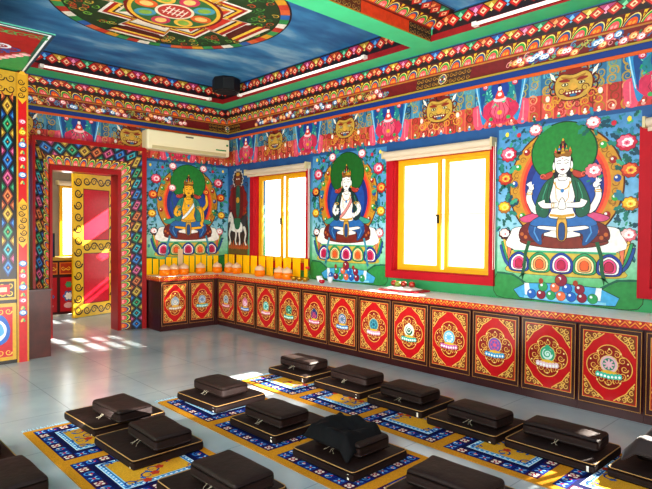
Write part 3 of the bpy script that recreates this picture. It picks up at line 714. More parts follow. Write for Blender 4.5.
t = thing('air_conditioner', 'cream wall-mounted air conditioner high in the corner beside the doorway', 'air conditioner', (4.53, YW, 2.76))
bm = bmesh.new(); box(bm, -.74, .74, -.215, -.003, .0, .30, .03); finish('body', bm, M['cream'], t)
finish('front_panel', boxes((-.72, .72, -.226, -.215, .085, .285), bev=.005), M['cream'], t)
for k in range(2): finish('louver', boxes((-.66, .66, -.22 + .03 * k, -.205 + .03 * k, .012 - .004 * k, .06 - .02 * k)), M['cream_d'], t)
finish('badge', boxes((.46, .66, -.2275, -.226, .095, .115)), M['greenmat'], t)
finish('display', boxes((-.1, .04, -.2275, -.226, .235, .26)), mat('display_grey', '#7a7260', rough=.3), t)
finish('side_grille', boxes((.66, .7, -.2275, -.226, .18, .21)), M['greenmat'], t)

# ---------------------------------------------------------------- shrine front at the left edge, brown cabinet behind it
t = thing('shrine_pillar', 'painted gold and red shrine front with diamond border at the left edge', 'shrine', (0, 6.9, 0))
finish('post', boxes((1.735, 1.85, .002, .3, 0, 3.27)), M['redwood'], t)
P = Paint(lambda u, v, h: (u, 0.001 - h, v))
P.rect(1.73, 1.852, 0, 3.27, '#b88a20', 1); P.rect(1.748, 1.834, 0, 3.27, '#b8161c', 2)
for v0, v1 in ((1.36, 1.80), (2.98, 3.25)):
    P.rect(1.746, 1.836, v0, v1, '#c4962a', 3)
    for k in range(int((v1 - v0) / .072)): P.spiral(1.791 + (.012 if k % 2 else -.012), v0 + .04 + .072 * k, .036, 1.6, .013, '#2a180c', 4, k * PI, 1 if k % 2 else -1)
    P.poly([(1.746, v1), (1.836, v1), (1.791, v1 + .06)], '#d8a830', 3); P.poly([(1.746, v0), (1.836, v0), (1.791, v0 - .06)], '#d8a830', 3)
for v, c in ((2.72, 'pink'), (2.6, 'yellow'), (2.46, 'white'), (2.3, 'pink'), (2.12, 'white'), (1.12, 'white'), (.98, 'pink'), (.85, 'white'), (.7, 'pink'), (.56, 'white')):
    cc = PEONY[c] if c != 'white' else ['#2a5a9a', '#8ab4dc', '#f4f4f4', '#c04a5a']
    peony(P, 1.791, v, .045, cc, 5, v); leaf(P, 1.791, v - .06, .05, -1.2, '#3f9a6a', 4); leaf(P, 1.791, v - .06, .05, -2.0, '#d8b860', 4)
P.build('post_painting', M['lacquer'], t)
finish('border_panel', boxes((.9, 1.735, .012, .3, 0, 3.27)), M['dark'], t)
P = Paint(lambda u, v, h: (u, .011 - h, v))
P.rect(.9, 1.73, 0, 3.27, '#17120f', 1); P.rect(.9, 1.73, 3.0, 3.27, '#b8902c', 2)
for q in range(2): scrolls(P, .9, 1.73, 3.01 + .12 * q, 3.13 + .12 * q, .1, '#2f2012', .014, 3)
for x0 in (.95, 1.585):
    P2 = P
    m0 = P.mp; P.mp = (lambda u, v, h, x0=x0: (x0 + v, .011 - h, u)); diamond_chain(P, .98, 2.98, 0, .115, .19, 2); P.mp = m0
P.rect(1.1, 1.56, .98, 2.98, '#a8161c', 2)
P.rect(.92, 1.725, .72, .95, '#c89a2c', 2); P.rect(.94, 1.705, .745, .925, '#20160f', 3)
for q in range(2): scrolls(P, .94, 1.7, .75 + .085 * q, .835 + .085 * q, .08, '#e0b83a', .014, 4)
P.rect(1.5, 1.66, .78, .89, '#b8161c', 5); P.rect(1.53, 1.63, .81, .86, '#e8d0a0', 6)
P.rect(.92, 1.725, .04, .68, '#c89a2c', 2); P.rect(.96, 1.685, .08, .64, '#b81420', 3)
for q in range(2): scrolls(P, .96, 1.685, .085 + .46 * q, .175 + .46 * q, .08, '#e8c04a', .012, 4)
P.blob([(1.45, .2), (1.62, .25), (1.66, .4), (1.58, .55), (1.45, .5), (1.4, .35)], '#2a62b0', 5); P.blob([(1.48, .24), (1.6, .3), (1.62, .42), (1.54, .5), (1.46, .42)], '#f0f2f4', 6); P.blob([(1.5, .3), (1.6, .35), (1.56, .46)], '#5aa0d8', 7)
P.build('painted_panel', M['lacquer'], t)
# canopy above it
bm = bmesh.new()
pts = [(.6, 5.45 - 6.9, 3.29), (1.69, 5.43 - 6.9, 3.29), (1.84, 6.93 - 6.9 + .25, 3.29), (.6, .28, 3.29)]
lo = [bm.verts.new(p) for p in pts]; hi = [bm.verts.new((p[0], p[1], p[2] + .012)) for p in pts]
bm.faces.new(lo[::-1]); bm.faces.new(hi)
for k in range(4): bm.faces.new((lo[k], lo[(k + 1) % 4], hi[(k + 1) % 4], hi[k]))
finish('canopy', bm, mat('canopy_edge', '#4f9c86', rough=.5), t)
P = Paint(lambda u, v, h: (u, v, 3.289 - h))
def quadin(i): return [(.6, -1.45 + i), (1.69 - i * 1.0, -1.47 + i), (1.835 - i * 1.0, .03), (.6, .03)]
P.poly(quadin(0), '#1c3c50', 1); P.poly(quadin(.025), '#e8ecec', 2); P.poly(quadin(.045), '#1f5f4a', 3); P.poly(quadin(.075), '#9c1418', 4)
P.blob([(1.74, .02), (1.72, -.5), (1.62, -.75), (1.5, -.45), (1.3, -.15), (1.3, .02)], '#2f9a54', 5)
for k in range(9): P.ell(1.28 + .045 * k, .0 - .085 * k, .055, .05, '#f0a0a8', 6, 12); P.ell(1.285 + .045 * k, .01 - .085 * k, .03, .028, '#f8d8d4', 7, 10)
for k, (x, y) in enumerate(((1.42, -.62), (1.33, -.5), (1.5, -.78), (1.4, -.82), (1.25, -.66), (1.3, -.85))):
    P.spiral(x, y, .085, 1.4, .04, '#dfe6ee' if k % 2 else '#2a4f98', 8, k * 1.3, 1 if k % 2 else -1)
for k in range(5): P.spiral(1.28 + .085 * k, -1.3, .06, 1.3, .02, '#4aa05a', 6, k)
P.build('canopy_painting', M['paint'], t)

t = thing('lectern_cabinet', 'plain dark brown wooden cabinet side standing against the painted shrine post', 'cabinet', (1.875, 7.0, 0))
finish('panel', boxes((0, .24, 0, .1, .0, .785)), M['wood'], t)
finish('top', boxes((-.01, .25, -.01, .11, .785, .805)), M['maroon'], t)

# ---------------------------------------------------------------- cabinets under the counter
EMB = [('grey', '#b8c4cc', '#d05a8a', '#3a5a80'), ('pink', '#d86a9a', '#3f7ac8', '#f0e0e8'), ('teal', '#3fa8a0', '#e08aa8', '#d8f0e8'), ('dark green', '#1f5a48', '#38b0a0', '#8ad0b0'),
       ('dark blue', '#28407a', '#d86a9a', '#d04a6a'), ('slate blue', '#5a7a9a', '#3f8ac8', '#d8c8d8'), ('blue-green', '#4a9aa8', '#e0a0c0', '#1f5a78'), ('white and green', '#e8ece4', '#3fb0a0', '#2a6a4a'),
       ('light blue', '#6fc0e0', '#d070b0', '#f0f4f8'), ('purple', '#7a5ab0', '#3fa0d0', '#e05a7a'), ('green', '#3fa880', '#e8c8d0', '#cfe8e0'), ('pink and green', '#e0b4c0', '#3fc0a8', '#2f8a68'), ('red', '#c84a4a', '#4a8ac8', '#f0d8a0')]
def cabinet_parts(t, w):
    finish('carcass', boxes((.001, w - .001, .02, .55, .0, .742)), M['maroon'], t)
    dr = finish('door', boxes((.012, w - .012, .0, .02, .075, .735), bev=.004), M['maroon'], t)
    P = Paint(lambda u, v, h: (u, -.0005 - h, v))
    G, R_ = '#c9963a', '#c0121c'
    def frame(x0, x1, z0, z1, wd, col, L):
        P.rect(x0, x1, z0, z0 + wd, col, L); P.rect(x0, x1, z1 - wd, z1, col, L); P.rect(x0, x0 + wd, z0, z1, col, L); P.rect(x1 - wd, x1, z0, z1, col, L)
    frame(.016, w - .016, .08, .73, .006, '#a8783a', 1)
    x0, x1, z0, z1 = .052, w - .052, .13, .69
    P.rect(x0 - .006, x1 + .006, z0 - .006, z1 + .006, '#d2a04a', 1); P.rect(x0, x1, z0, z1, R_, 2)
    cx, cz = w / 2, .41
    cw, chh = (x1 - x0) * .385, .168
    for sx in (0, 1):
        for sz in (0, 1):
            X = (lambda d, sx=sx: x0 + .008 + d if sx == 0 else x1 - .008 - d); Z = (lambda d, sz=sz: z0 + .008 + d if sz == 0 else z1 - .008 - d)
            P.poly([(X(0), Z(0)), (X(cw), Z(0)), (X(cw * .72), Z(chh * .22)), (X(cw * .42), Z(chh * .42)), (X(cw * .22), Z(chh * .72)), (X(0), Z(chh))], '#7c3a1c', 3)
            P.stroke([(X(cw), Z(0)), (X(cw * .72), Z(chh * .22)), (X(cw * .42), Z(chh * .42)), (X(cw * .22), Z(chh * .72)), (X(0), Z(chh))], .009, '#e2b45a', 4)
            for a, b, rr in ((.2, .2, .026), (.5, .14, .02), (.14, .5, .02), (.74, .09, .014), (.08, .76, .014), (.36, .34, .018)):
                P.spiral(X(cw * a), Z(chh * b), rr, 1.3, .011, '#e6ba60', 4, a * 9)
    ax, az = (x1 - x0) * .44, .185
    def quat(s_):
        pts = []
        for k in range(48):
            a = 2 * PI * k / 48
            r_ = .78 + .22 * abs(math.cos(2 * a)) ** .8
            pts.append((cx + ax * s_ * r_ * math.cos(a), cz + az * s_ * r_ * math.sin(a)))
        return pts
    P.poly(quat(1.), '#ddb056', 3); P.poly(quat(.95), '#8f1a16', 4)
    rr = random.Random(2)
    for k in range(12):
        a = 2 * PI * k / 12
        P.spiral(cx + ax * .66 * math.cos(a), cz + az * .68 * math.sin(a), .03, 1.4, .011, '#e0b258', 5, a * 2, 1 if k % 2 else -1)
    for k in range(10):
        a = 2 * PI * (k + .5) / 10
        P.spiral(cx + ax * .4 * math.cos(a), cz + az * .42 * math.sin(a), .022, 1.2, .009, '#d8a850', 5, a * 3, -1 if k % 2 else 1)
        P.ell(cx + ax * .84 * math.cos(a), cz + az * .8 * math.sin(a), .008, .008, '#f0d890', 6, 6)
    P.build('painted_panel', M['lacquer'], dr)
def emblem(t, w, e, kind):
    nm, c1, c2, c3 = e
    cx, cz = w / 2, .425
    P = Paint(lambda u, v, h: (cx + (u - cx) * 1.28, -.0042 - h, .40 + (v - .40) * 1.25))
    P.ell(cx, cz + .0, .057, .06, '#e8c878', 1); P.ell(cx, cz, .052, .055, c1, 2); P.ell(cx, cz, .038, .04, c3, 3)
    if kind % 3 == 0:
        for k in range(6): P.ell(cx + .024 * math.cos(k * PI / 3), cz + .024 * math.sin(k * PI / 3), .012, .012, c1, 4, 8)
    elif kind % 3 == 1:
        P.spiral(cx, cz, .034, 1.6, .014, c1, 4); P.ell(cx, cz + .045, .018, .022, c1, 4, 10)
    else:
        for k in range(4): P.stroke([(cx, cz), (cx + .034 * math.cos(k * PI / 4), cz + .034 * math.sin(k * PI / 4))], .012, c1, 4); P.stroke([(cx, cz), (cx - .034 * math.cos(k * PI / 4), cz - .034 * math.sin(k * PI / 4))], .012, c1, 4)
    P.ell(cx, cz - .058, .05, .018, '#e8b83a', 5, 14)
    for k in range(7): P.ell(cx - .066 + .022 * k, cz - .08 + .0025 * abs(k - 3), .016, .02, c2, 6, 10)
    for k in range(7): P.ell(cx - .066 + .022 * k, cz - .083 + .0025 * abs(k - 3), .008, .009, '#f0f4f0', 7, 8)
    P.build('emblem', M['lacquer'], t)
n_right = 15
proto = None
def place_cab(i, loc, rz, label, w, e, kind, grp):
    t = thing('painted_cabinet', label, 'cabinet', loc, rz, grp)
    global proto
    if proto is None or abs(proto[1] - w) > 1e-6:
        cabinet_parts(t, w); proto = (t, w)
    else:
        for ch in proto[0].children:
            if ch.name.startswith('emblem'): continue
            c = ch.copy(); C.objects.link(c); c.parent = t
            for g in ch.children:
                d_ = g.copy(); C.objects.link(d_); d_.parent = c
    emblem(t, w, e, kind)
for i in range(n_right):
    e = EMB[i % len(EMB)]
    place_cab(i, (XF, YF - i * UW, 0), -PI / 2, 'cabinet with %s emblem under the window counter, %s from the corner' % (e[0], ORD[i + 1]), UW, e, i, 'painted cabinets under the window counter')
place_cab(0, (3.835, YF, 0), 0, 'red and gold cabinet at the end of the short counter beside the doorway', .465, ('x', '#9ab0c0', '#c8a080', '#e8e0d0'), 1, 'painted cabinets under the short counter')
place_cab(1, (4.30, YF, 0), 0, 'red and gold cabinet with teal-based emblem on the short counter, next to the corner', .465, ('x', '#7a90b0', '#38b0b0', '#c8d8e0'), 2, 'painted cabinets under the short counter')
t = thing('corner_filler', 'narrow dark maroon filler post in the inner corner of the cabinets', 'cabinet post', (4.766, YF + .005, 0))
finish('post', boxes((0, .05, 0, .55, 0, .742)), M['maroon'], t)
finish('return', boxes((.0505, .6, .005, .55, 0, .742)), M['maroon'], t)

t = thing('counter_top', 'long pale counter top with red flame-patterned edge running along both walls', 'counter', (0, 0, 0))
YE = YF - n_right * UW
finish('slab', boxes((XF - .005, XW - .004, YE, YW - .004, .745, HC), (3.815, XF - .005, YF - .005, YW - .004, .745, HC)), mat('counter_stone', '#f4f4f0', rough=.5, coat=.0, noise_amt=.05), t)
def edgepaint(P, u0, u1):
    P.rect(u0, u1, .745, HC - .001, '#a8201a', 1, 16); P.rect(u0, u1, .745, .752, '#5a1410', 2, 16)
    n = int(abs(u1 - u0) / .075); d_ = (u1 - u0) / n
    for k in range(n):
        u = u0 + d_ * k
        P.poly([(u, .755), (u + d_ / 2, .79), (u + d_, .755), (u + d_, .765), (u + d_ / 2, .805), (u, .765)], '#e08a2a', 2)
        P.poly([(u, .775), (u + d_ / 2, HC - .001), (u, HC - .001)], '#d0581e', 2); P.ell(u + d_ / 2, .765, .012, .009, '#d8402a', 3, 8)
        P.ell(u, .797, .011, .009, '#f0c050', 3, 8)
P = Paint(lambda u, v, h: (XF - .0055 - h, u, v)); edgepaint(P, YE, YF - .006)
P.mp = lambda u, v, h: (u, YF - .0055 - h, v); edgepaint(P, 3.815, XF - .006)
P.mp = lambda u, v, h: (3.8145 - h, u, v); edgepaint(P, YF - .005, YW - .01)
P.build('painted_edge', M['lacquer'], t)

# ---------------------------------------------------------------- murals
MLEAF = ('#0f5a52', '#1f7a6a', '#0e4658', '#3a9a78', '#2a7a90')
def mural(P, w, skin, arms4=True, seed=1, balls=True, shawl='#14593f', base_dark=False, top=2.60, hill=True):
    """seated figure on a lotus throne; local u centred, v = height above the floor"""
    rnd = random.Random(seed); H = w / 2; P.ol = .006
    SH = {'#f3ece4': '#d8c8bc', '#f2b422': '#c07c10'}.get(skin, '#c9a06a')
    for k in range(10):
        cs = ['#3f9a52', '#5cb070', '#86c8a0', '#9fd0c0', '#92c4d0', '#7fb6d0', '#6ea8cc', '#62a0c8', '#5a98c2', '#4f8cba', '#4582b0']
        a = .835 + (top - .835) * k / 10; b = .835 + (top - .835) * (k + 1) / 10
        P.poly([(-H, a), (H, a), (H, b), (-H, b)], [cs[k], cs[k], cs[k + 1], cs[k + 1]], 1)
    if hill:
        for sg in (-1, 1):
            P.blob([(sg * H, .84), (sg * H, 1.08), (sg * (H - .2), 1.06), (sg * (H - .42), .9), (sg * (H - .45), .84)], '#2f8a46', 2)
            P.stroke([(sg * H, 1.09), (sg * (H - .18), 1.08), (sg * (H - .32), 1.0), (sg * (H - .43), .88)], .02, '#14604a', 3)
    # stems and leaves
    for sg in (-1, 1):
        for k in range(42):
            x = sg * rnd.uniform(.50, H - .06); z = rnd.uniform(1.3, top - .06)
            leaves(P, x, z, .085, 2, 2, rnd, MLEAF)
        for k in range(12):
            x = sg * rnd.uniform(.25, .5); leaves(P, x, top - rnd.uniform(.05, .12), .085, 2, 2, rnd, MLEAF)
    # aura
    P.ell(0, 1.98, .565, .585, '#4a1810', 3, 48); P.ell(0, 1.98, .55, .57, '#c08a26', 4, 48)
    for k in range(40):
        a = rnd.uniform(-.5, PI + .5); P.spiral(.49 * math.cos(a), 1.98 + .51 * math.sin(a), .035, 1.2, .01, '#8a5a18', 5, rnd.random() * 6)
    P.ell(0, 1.97, .445, .48, '#e8622a', 6, 44); P.ell(0, 1.97, .415, .45, '#d83a2e', 7, 44); P.ell(0, 1.96, .385, .425, '#1c2f78', 8, 44); P.ell(0, 1.93, .33, .36, '#1f4a98', 9, 40)
    for k in range(14):
        a = -.6 + k * (PI + 1.2) / 13
        if abs(a - PI / 2) < .55: continue
        x, z = .5 * math.cos(a), 1.98 + .525 * math.sin(a)
        P.ell(x, z, .034, None, ['#9c1c1c', '#2f9a3e', '#1f4a98'][k % 3], 7, 12); P.ell(x - .01, z + .01, .013, None, '#f4ece0', 8, 8)
    # halo
    P.ell(0, 2.30, .325, .30, '#0e3a1c', 10, 36); P.ell(0, 2.30, .312, .288, '#1c7a30' if not base_dark else '#17601f', 11, 36)
    # throne and lotus
    P.blob([(-.56, 1.19), (-.5, 1.34), (.5, 1.34), (.56, 1.19), (.5, 1.10), (-.5, 1.10)], '#c8b048', 4)
    P.blob([(-.5, 1.34), (-.54, 1.5), (-.4, 1.58), (.4, 1.58), (.54, 1.5), (.5, 1.34)], '#f0ece4', 11)
    P.rect(-.5, .5, 1.315, 1.345, '#3fa878', 12); P.rect(-.5, .5, 1.335, 1.345, '#d8ecd8', 13)
    for k in range(5):
        x = -.44 + .22 * k; z = 1.21 - .0 * abs(k - 2)
        c = [('#1f3f98', '#f4f0ec', '#e8508a', '#b81848'), ('#2f9a62', '#f0e8a8', '#f0a060', '#e8602a')][k % 2]
        for q, (r_, L) in enumerate(((.112, 12), (.086, 13), (.064, 14), (.04, 15))):
            P.blob([(x - r_ * .8, z - .085 + q * .012), (x - r_, z + r_ * .1), (x - r_ * .62, z + r_ * .7), (x, z + r_ * .98), (x + r_ * .62, z + r_ * .7), (x + r_, z + r_ * .1), (x + r_ * .8, z - .085 + q * .012)], c[q], L)
    for sg in (-1, 1):
        for k, c in enumerate(('#1f4f98', '#2f9a62', '#e8b848', '#e87a5a')):
            P.blob([(sg * (.5 + .02 * k), 1.14 + .03 * k), (sg * (.6 - .01 * k), 1.2 + .05 * k), (sg * (.66 - .02 * k), 1.38 + .04 * k), (sg * (.58 - .02 * k), 1.33 + .03 * k)], c, 5 + k)
        peony(P, sg * .6, 1.50, .075, PEONY['white'], 10)
    # legs and robe
    P.blob([(-.38, 1.40), (-.43, 1.44), (-.3, 1.5), (0, 1.46), (.3, 1.5), (.43, 1.44), (.38, 1.40), (.2, 1.37), (0, 1.36), (-.2, 1.37)], '#7a2a1e', 13)
    P.blob([(-.42, 1.44), (-.43, 1.55), (-.33, 1.62), (-.2, 1.58), (-.2, 1.44)], '#6a1a1a', 14); P.blob([(.42, 1.44), (.43, 1.55), (.33, 1.62), (.2, 1.58), (.2, 1.44)], '#6a1a1a', 14)
    for sg in (-1, 1):
        for k in range(5): P.ell(sg * (.25 + .04 * k), 1.47 + .03 * (k % 3), .02, .02, '#b8602a', 15, 8)
        P.blob([(sg * .08, 1.66), (sg * .3, 1.62), (sg * .34, 1.52), (sg * .26, 1.42), (sg * .2, 1.40), (sg * .2, 1.5), (sg * .1, 1.54)], '#1f4f88', 15)
        P.stroke([(sg * .26, 1.61), (sg * .28, 1.52), (sg * .23, 1.43)], .014, '#4f90c8', 16)
    P.blob([(-.33, 1.60), (-.2, 1.69), (0, 1.70), (.2, 1.69), (.33, 1.60), (.15, 1.56), (0, 1.53), (-.15, 1.56)], '#2a68a8', 16)
    P.blob([(-.22, 1.585), (.03, 1.57), (.22, 1.585), (.24, 1.555), (.03, 1.53), (-.22, 1.555)], skin, 17)
    P.blob([(-.04, 1.66), (.04, 1.66), (.05, 1.48), (0, 1.43), (-.05, 1.48)], '#d0a040', 18); P.blob([(-.025, 1.6), (.025, 1.6), (.03, 1.47), (0, 1.44), (-.03, 1.47)], '#234a80', 19)
    # scarves
    for sg in (-1, 1):
        P.blob([(sg * .085, 2.045), (sg * .165, 2.02), (sg * .225, 1.92), (sg * .265, 1.80), (sg * .25, 1.70), (sg * .17, 1.665), (sg * .13, 1.72), (sg * .125, 1.86)], shawl, 20.6); P.stroke([(sg * .15, 2.0), (sg * .19, 1.88), (sg * .2, 1.74)], .008, '#3f9a78', 21.2); P.stroke([(sg * .12, 2.02), (sg * .15, 1.9), (sg * .15, 1.74)], .006, '#0a2a20', 21.2)
        P.blob([(sg * .22, 1.72), (sg * .34, 1.7), (sg * .44, 1.66), (sg * .38, 1.62), (sg * .28, 1.64)], '#c84a78' if arms4 else '#3f9a86', 13)
        P.stroke([(sg * .33, 1.43), (sg * .37, 1.3), (sg * .38, 1.16), (sg * .4, 1.08)], .035, '#175a38' if arms4 else '#3f90a8', 17)
        P.poly([(sg * .36, 1.1), (sg * .45, 1.04), (sg * .41, 1.09), (sg * .4, 1.02), (sg * .38, 1.09)], '#175a38' if arms4 else '#3f90a8', 17)
        P.blob([(sg * .1, 2.12), (sg * .17, 2.1), (sg * .22, 2.06), (sg * .16, 2.04), (sg * .1, 2.07)], '#a83a2a', 19)
        P.spiral(sg * .2, 2.07, .03, 1.2, .014, '#d8584a', 20)
    # torso
    P.blob([(-.05, 2.06), (-.14, 2.0), (-.155, 1.93), (-.12, 1.85), (-.105, 1.75), (-.13, 1.67), (0, 1.65), (.13, 1.67), (.105, 1.75), (.12, 1.85), (.155, 1.93), (.14, 2.0), (.05, 2.06)], skin, 18)
    P.blob([(-.03, 2.1), (.03, 2.1), (.04, 2.03), (-.04, 2.03)], skin, 18)
    P.stroke([(-.09, 2.02), (-.05, 1.95), (0, 1.93), (.05, 1.95), (.09, 2.02)], .012, '#c8962e', 19); P.ell(0, 1.925, .018, .02, '#2f78b8', 20, 10)
    P.stroke([(-.07, 2.02), (-.06, 1.85), (0, 1.78), (.06, 1.85), (.07, 2.02)], .007, '#b88428', 19)
    P.stroke([(-.12, 1.69), (0, 1.675), (.12, 1.69)], .025, '#c8962e', 20); P.ell(0, 1.72, .008, .008, SH, 20, 6)
    P.stroke([(-.1, 1.86), (-.02, 1.84)], .006, SH, 19); P.stroke([(.1, 1.86), (.02, 1.84)], .006, SH, 19)
    if not arms4:
        P.blob([(.11, 2.0), (.14, 1.96), (.0, 1.78), (-.1, 1.7), (-.12, 1.73), (.0, 1.84)], '#e8ecf0' if skin != '#f3ece4' else '#d88a84', 20)
    # arms
    def limb(pts, r0, r1, L):
        n = len(pts); A = []; B = []
        fine = []
        for k in range(n - 1):
            for j in range(4): fine.append((pts[k][0] + (pts[k + 1][0] - pts[k][0]) * j / 4, pts[k][1] + (pts[k + 1][1] - pts[k][1]) * j / 4))
        fine.append(pts[-1]); n = len(fine)
        for q in range(2): fine = [fine[0]] + [((fine[i - 1][0] + 2 * fine[i][0] + fine[i + 1][0]) / 4, (fine[i - 1][1] + 2 * fine[i][1] + fine[i + 1][1]) / 4) for i in range(1, n - 1)] + [fine[-1]]
        for k in range(n):
            a, b = fine[max(k - 1, 0)], fine[min(k + 1, n - 1)]
            dx, dy = b[0] - a[0], b[1] - a[1]; d_ = math.hypot(dx, dy); r_ = r0 + (r1 - r0) * k / (n - 1)
            A.append((fine[k][0] - dy / d_ * r_, fine[k][1] + dx / d_ * r_)); B.append((fine[k][0] + dy / d_ * r_, fine[k][1] - dx / d_ * r_))
        for k in range(n - 1): P.poly([A[k], A[k + 1], B[k + 1], B[k]], skin, L)
        P.stroke(A, .007, '#24150f', L + .4); P.stroke(B, .007, '#24150f', L + .4)
    def hand(x, z, a, L):
        P.ell(x, z, .035, .031, '#24150f', L, 12, a); P.ell(x, z, .03, .026, skin, L, 12, a)
        for k in range(4):
            t_ = a + (k - 1.5) * .28
            P.stroke([(x + .02 * math.cos(t_), z + .02 * math.sin(t_)), (x + .062 * math.cos(t_), z + .062 * math.sin(t_))], .011, skin, L + 1)
        P.stroke([(x, z), (x + .04 * math.cos(a - 1.1), z + .04 * math.sin(a - 1.1))], .012, skin, L + 1)
    if arms4:
        for sg in (-1, 1):
            limb([(sg * .15, 1.82), (sg * .27, 1.71), (sg * .345, 1.86), (sg * .325, 1.95)], .04, .026, 17); hand(sg * .315, 1.97, PI / 2 - sg * .5, 21.5)
            P.ring(sg * .335, 1.91, .03, .01, .009, '#c8962e', 19, 10)
            limb([(sg * .21, 1.83), (sg * .19, 1.78), (sg * .05, 1.785)], .036, .024, 22); P.ring(sg * .09, 1.785, .012, .028, .009, '#c8962e', 22, 10)
        P.blob([(-.035, 1.75), (.035, 1.75), (.03, 1.81), (0, 1.86), (-.03, 1.81)], skin, 22); P.stroke([(0, 1.75), (0, 1.86)], .004, SH, 23)
        peony(P, .29, 2.1, .085, PEONY['white'], 20); leaves(P, .3, 2.02, .07, 6, 19, rnd)
    else:
        limb([(-.2, 1.9), (-.255, 1.8), (-.19, 1.75)], .036, .026, 21.5); hand(-.17, 1.78, 1.4, 22)
        limb([(.2, 1.9), (.255, 1.82), (.27, 1.72) if skin == '#f2b422' else (.2, 1.76), (.24, 1.62) if skin == '#f2b422' else (.16, 1.74)], .042, .026, 21); hand(.24 if skin == '#f2b422' else .14, 1.64 if skin == '#f2b422' else 1.73, -1.2 if skin == '#f2b422' else 2.6, 22)
        for sg in (-1, 1): P.ring(sg * .185, 1.9, .04, .014, .01, '#c8962e', 23, 10)
        if skin == '#f2b422':
            limb([(.25, 1.84), (.36, 1.95), (.33, 2.12)], .03, .02, 12); P.stroke([(-.25, 1.82), (-.3, 2.0), (-.28, 2.2)], .014, '#14604a', 13); peony(P, -.29, 2.2, .07, PEONY['white'], 14)
            peony(P, .33, 2.16, .06, PEONY['orange'], 14)
    # head
    P.blob([(-.075, 2.25), (-.09, 2.16), (-.085, 2.08), (-.07, 2.05), (.07, 2.05), (.085, 2.08), (.09, 2.16), (.075, 2.25)], '#14141c', 16)
    P.blob([(-.07, 2.27), (-.078, 2.2), (-.06, 2.12), (0, 2.08), (.06, 2.12), (.078, 2.2), (.07, 2.27), (0, 2.29)], skin, 21)
    for sg in (-1, 1):
        P.ell(sg * .085, 2.17, .014, .038, skin, 20, 10); P.ell(sg * .088, 2.12, .014, .016, '#c8962e', 21, 8)
        P.stroke([(sg * .014, 2.215), (sg * .035, 2.224), (sg * .06, 2.212)], .006, '#2a1c18', 22)
        P.stroke([(sg * .016, 2.193), (sg * .036, 2.188), (sg * .058, 2.196)], .007, '#2a1c18', 22)
    P.stroke([(.006, 2.21), (.004, 2.17), (.012, 2.16), (-.004, 2.158)], .004, SH, 22)
    P.blob([(-.02, 2.133), (0, 2.138), (.02, 2.133), (0, 2.123)], '#b83a3a', 22, 2); P.ell(0, 2.24, .007, .007, '#b83a3a', 22, 6)
    P.blob([(-.085, 2.28), (-.06, 2.25), (0, 2.262), (.06, 2.25), (.085, 2.28), (.075, 2.30), (0, 2.31), (-.075, 2.30)], '#8a5a1c', 23)
    for k in range(5):
        x = -.07 + .035 * k; z = 2.32 + .02 * (2 - abs(k - 2))
        P.poly([(x - .02, 2.285), (x + .02, 2.285), (x, z + .03)], '#c8962e', 23); P.ell(x, z - .01, .011, .012, ['#c8303a', '#2f78b8', '#c8303a', '#2f9a5a', '#c8303a'][k], 24, 8)
    P.blob([(-.04, 2.31), (.04, 2.31), (.035, 2.37), (0, 2.39), (-.035, 2.37)], '#14141c', 20); P.ell(0, 2.395, .02, .022, '#5a1a1c', 21, 10); P.ell(0, 2.42, .01, .014, '#c8962e', 22, 8)
    # flowers
    for sg in (-1, 1):
        for (dx, z, r_, c) in ((.57, 2.33, .085, 'pink'), (.62, 2.08, .075, 'orange'), (.635, 1.78, .07, 'yellow'), (.28, top - .05, .065, 'white')):
            if dx + r_ > H: dx = H - r_ - .01
            leaves(P, sg * dx, z, .13, 9, 11, rnd, MLEAF); peony(P, sg * dx, z, r_ * 1.12, PEONY[c], 12, rnd.random())
        P.ell(sg * (H - .1), top - .06, .02, .026, '#f0d040', 12, 8); P.ell(sg * .46, top - .08, .025, .025, '#c0203a', 12, 8)
    # jewels in the pool
    if balls:
        P.blob([(-.43, .845), (-.36, 1.0), (.36, 1.0), (.5, .845)], '#4aa8d8', 4, 2); P.rect(-.38, .42, .845, .87, '#8ad0e8', 5)
        for sg in (-1, 1): P.poly([(sg * .37, .88), (sg * .31, .88), (sg * .33, 1.0), (sg * .38, 1.0)], '#e8eef0', 6)
        J = ['#1f62b8', '#8a1838', '#2f9a5a', '#e07048']
        for row, n_, z in ((0, 7, .895), (1, 4, .975), (2, 1, 1.05)):
            for k in range(n_):
                x = (k - (n_ - 1) / 2) * (.1 if row == 0 else .12); c = J[(k + row * 2 + row // 2) % 4]
                rr = .049 if row < 2 else .062
                P.ell(x, z, rr, None, '#12263a', 7 + row * 3, 16); P.ell(x, z, rr * .93, None, c, 8 + row * 3, 16); P.ell(x - .014, z + .016, rr * .28, None, '#dfe8ec', 9 + row * 3, 8)
        for k in range(3): P.ell(-.2 + .17 * k, 1.03 + .02 * (k % 2), .025, .03, '#a03a1c', 17, 8)
for nm, wy, ww, skin, a4, sd, lab in (
        ('m3', 2.335, 1.38, '#f3ece4', True, 21, 'wall painting of a white four-armed seated deity with green halo, right of the middle window'),
        ('m2', 5.285, 1.40, '#f3ece4', False, 22, 'wall painting of a white two-armed seated deity between the two windows')):
    P = Paint(lambda u, v, h, wy=wy: (XW - .001 - h, wy - u, v))
    mural(P, ww, skin, a4, sd, True, '#14593f' if a4 else '#173a3c', not a4)
    o = P.build('deity_mural', M['paint']); tag(o, lab, 'mural', 'deity paintings on the walls')
P = Paint(lambda u, v, h: (4.603 + u, YW - .001 - h, v))
mural(P, 1.53, '#f2b422', False, 23, False, '#2a8070')
tag(P.build('deity_mural', M['paint']), 'wall painting of a yellow seated deity under the air conditioner', 'mural', 'deity paintings on the walls')
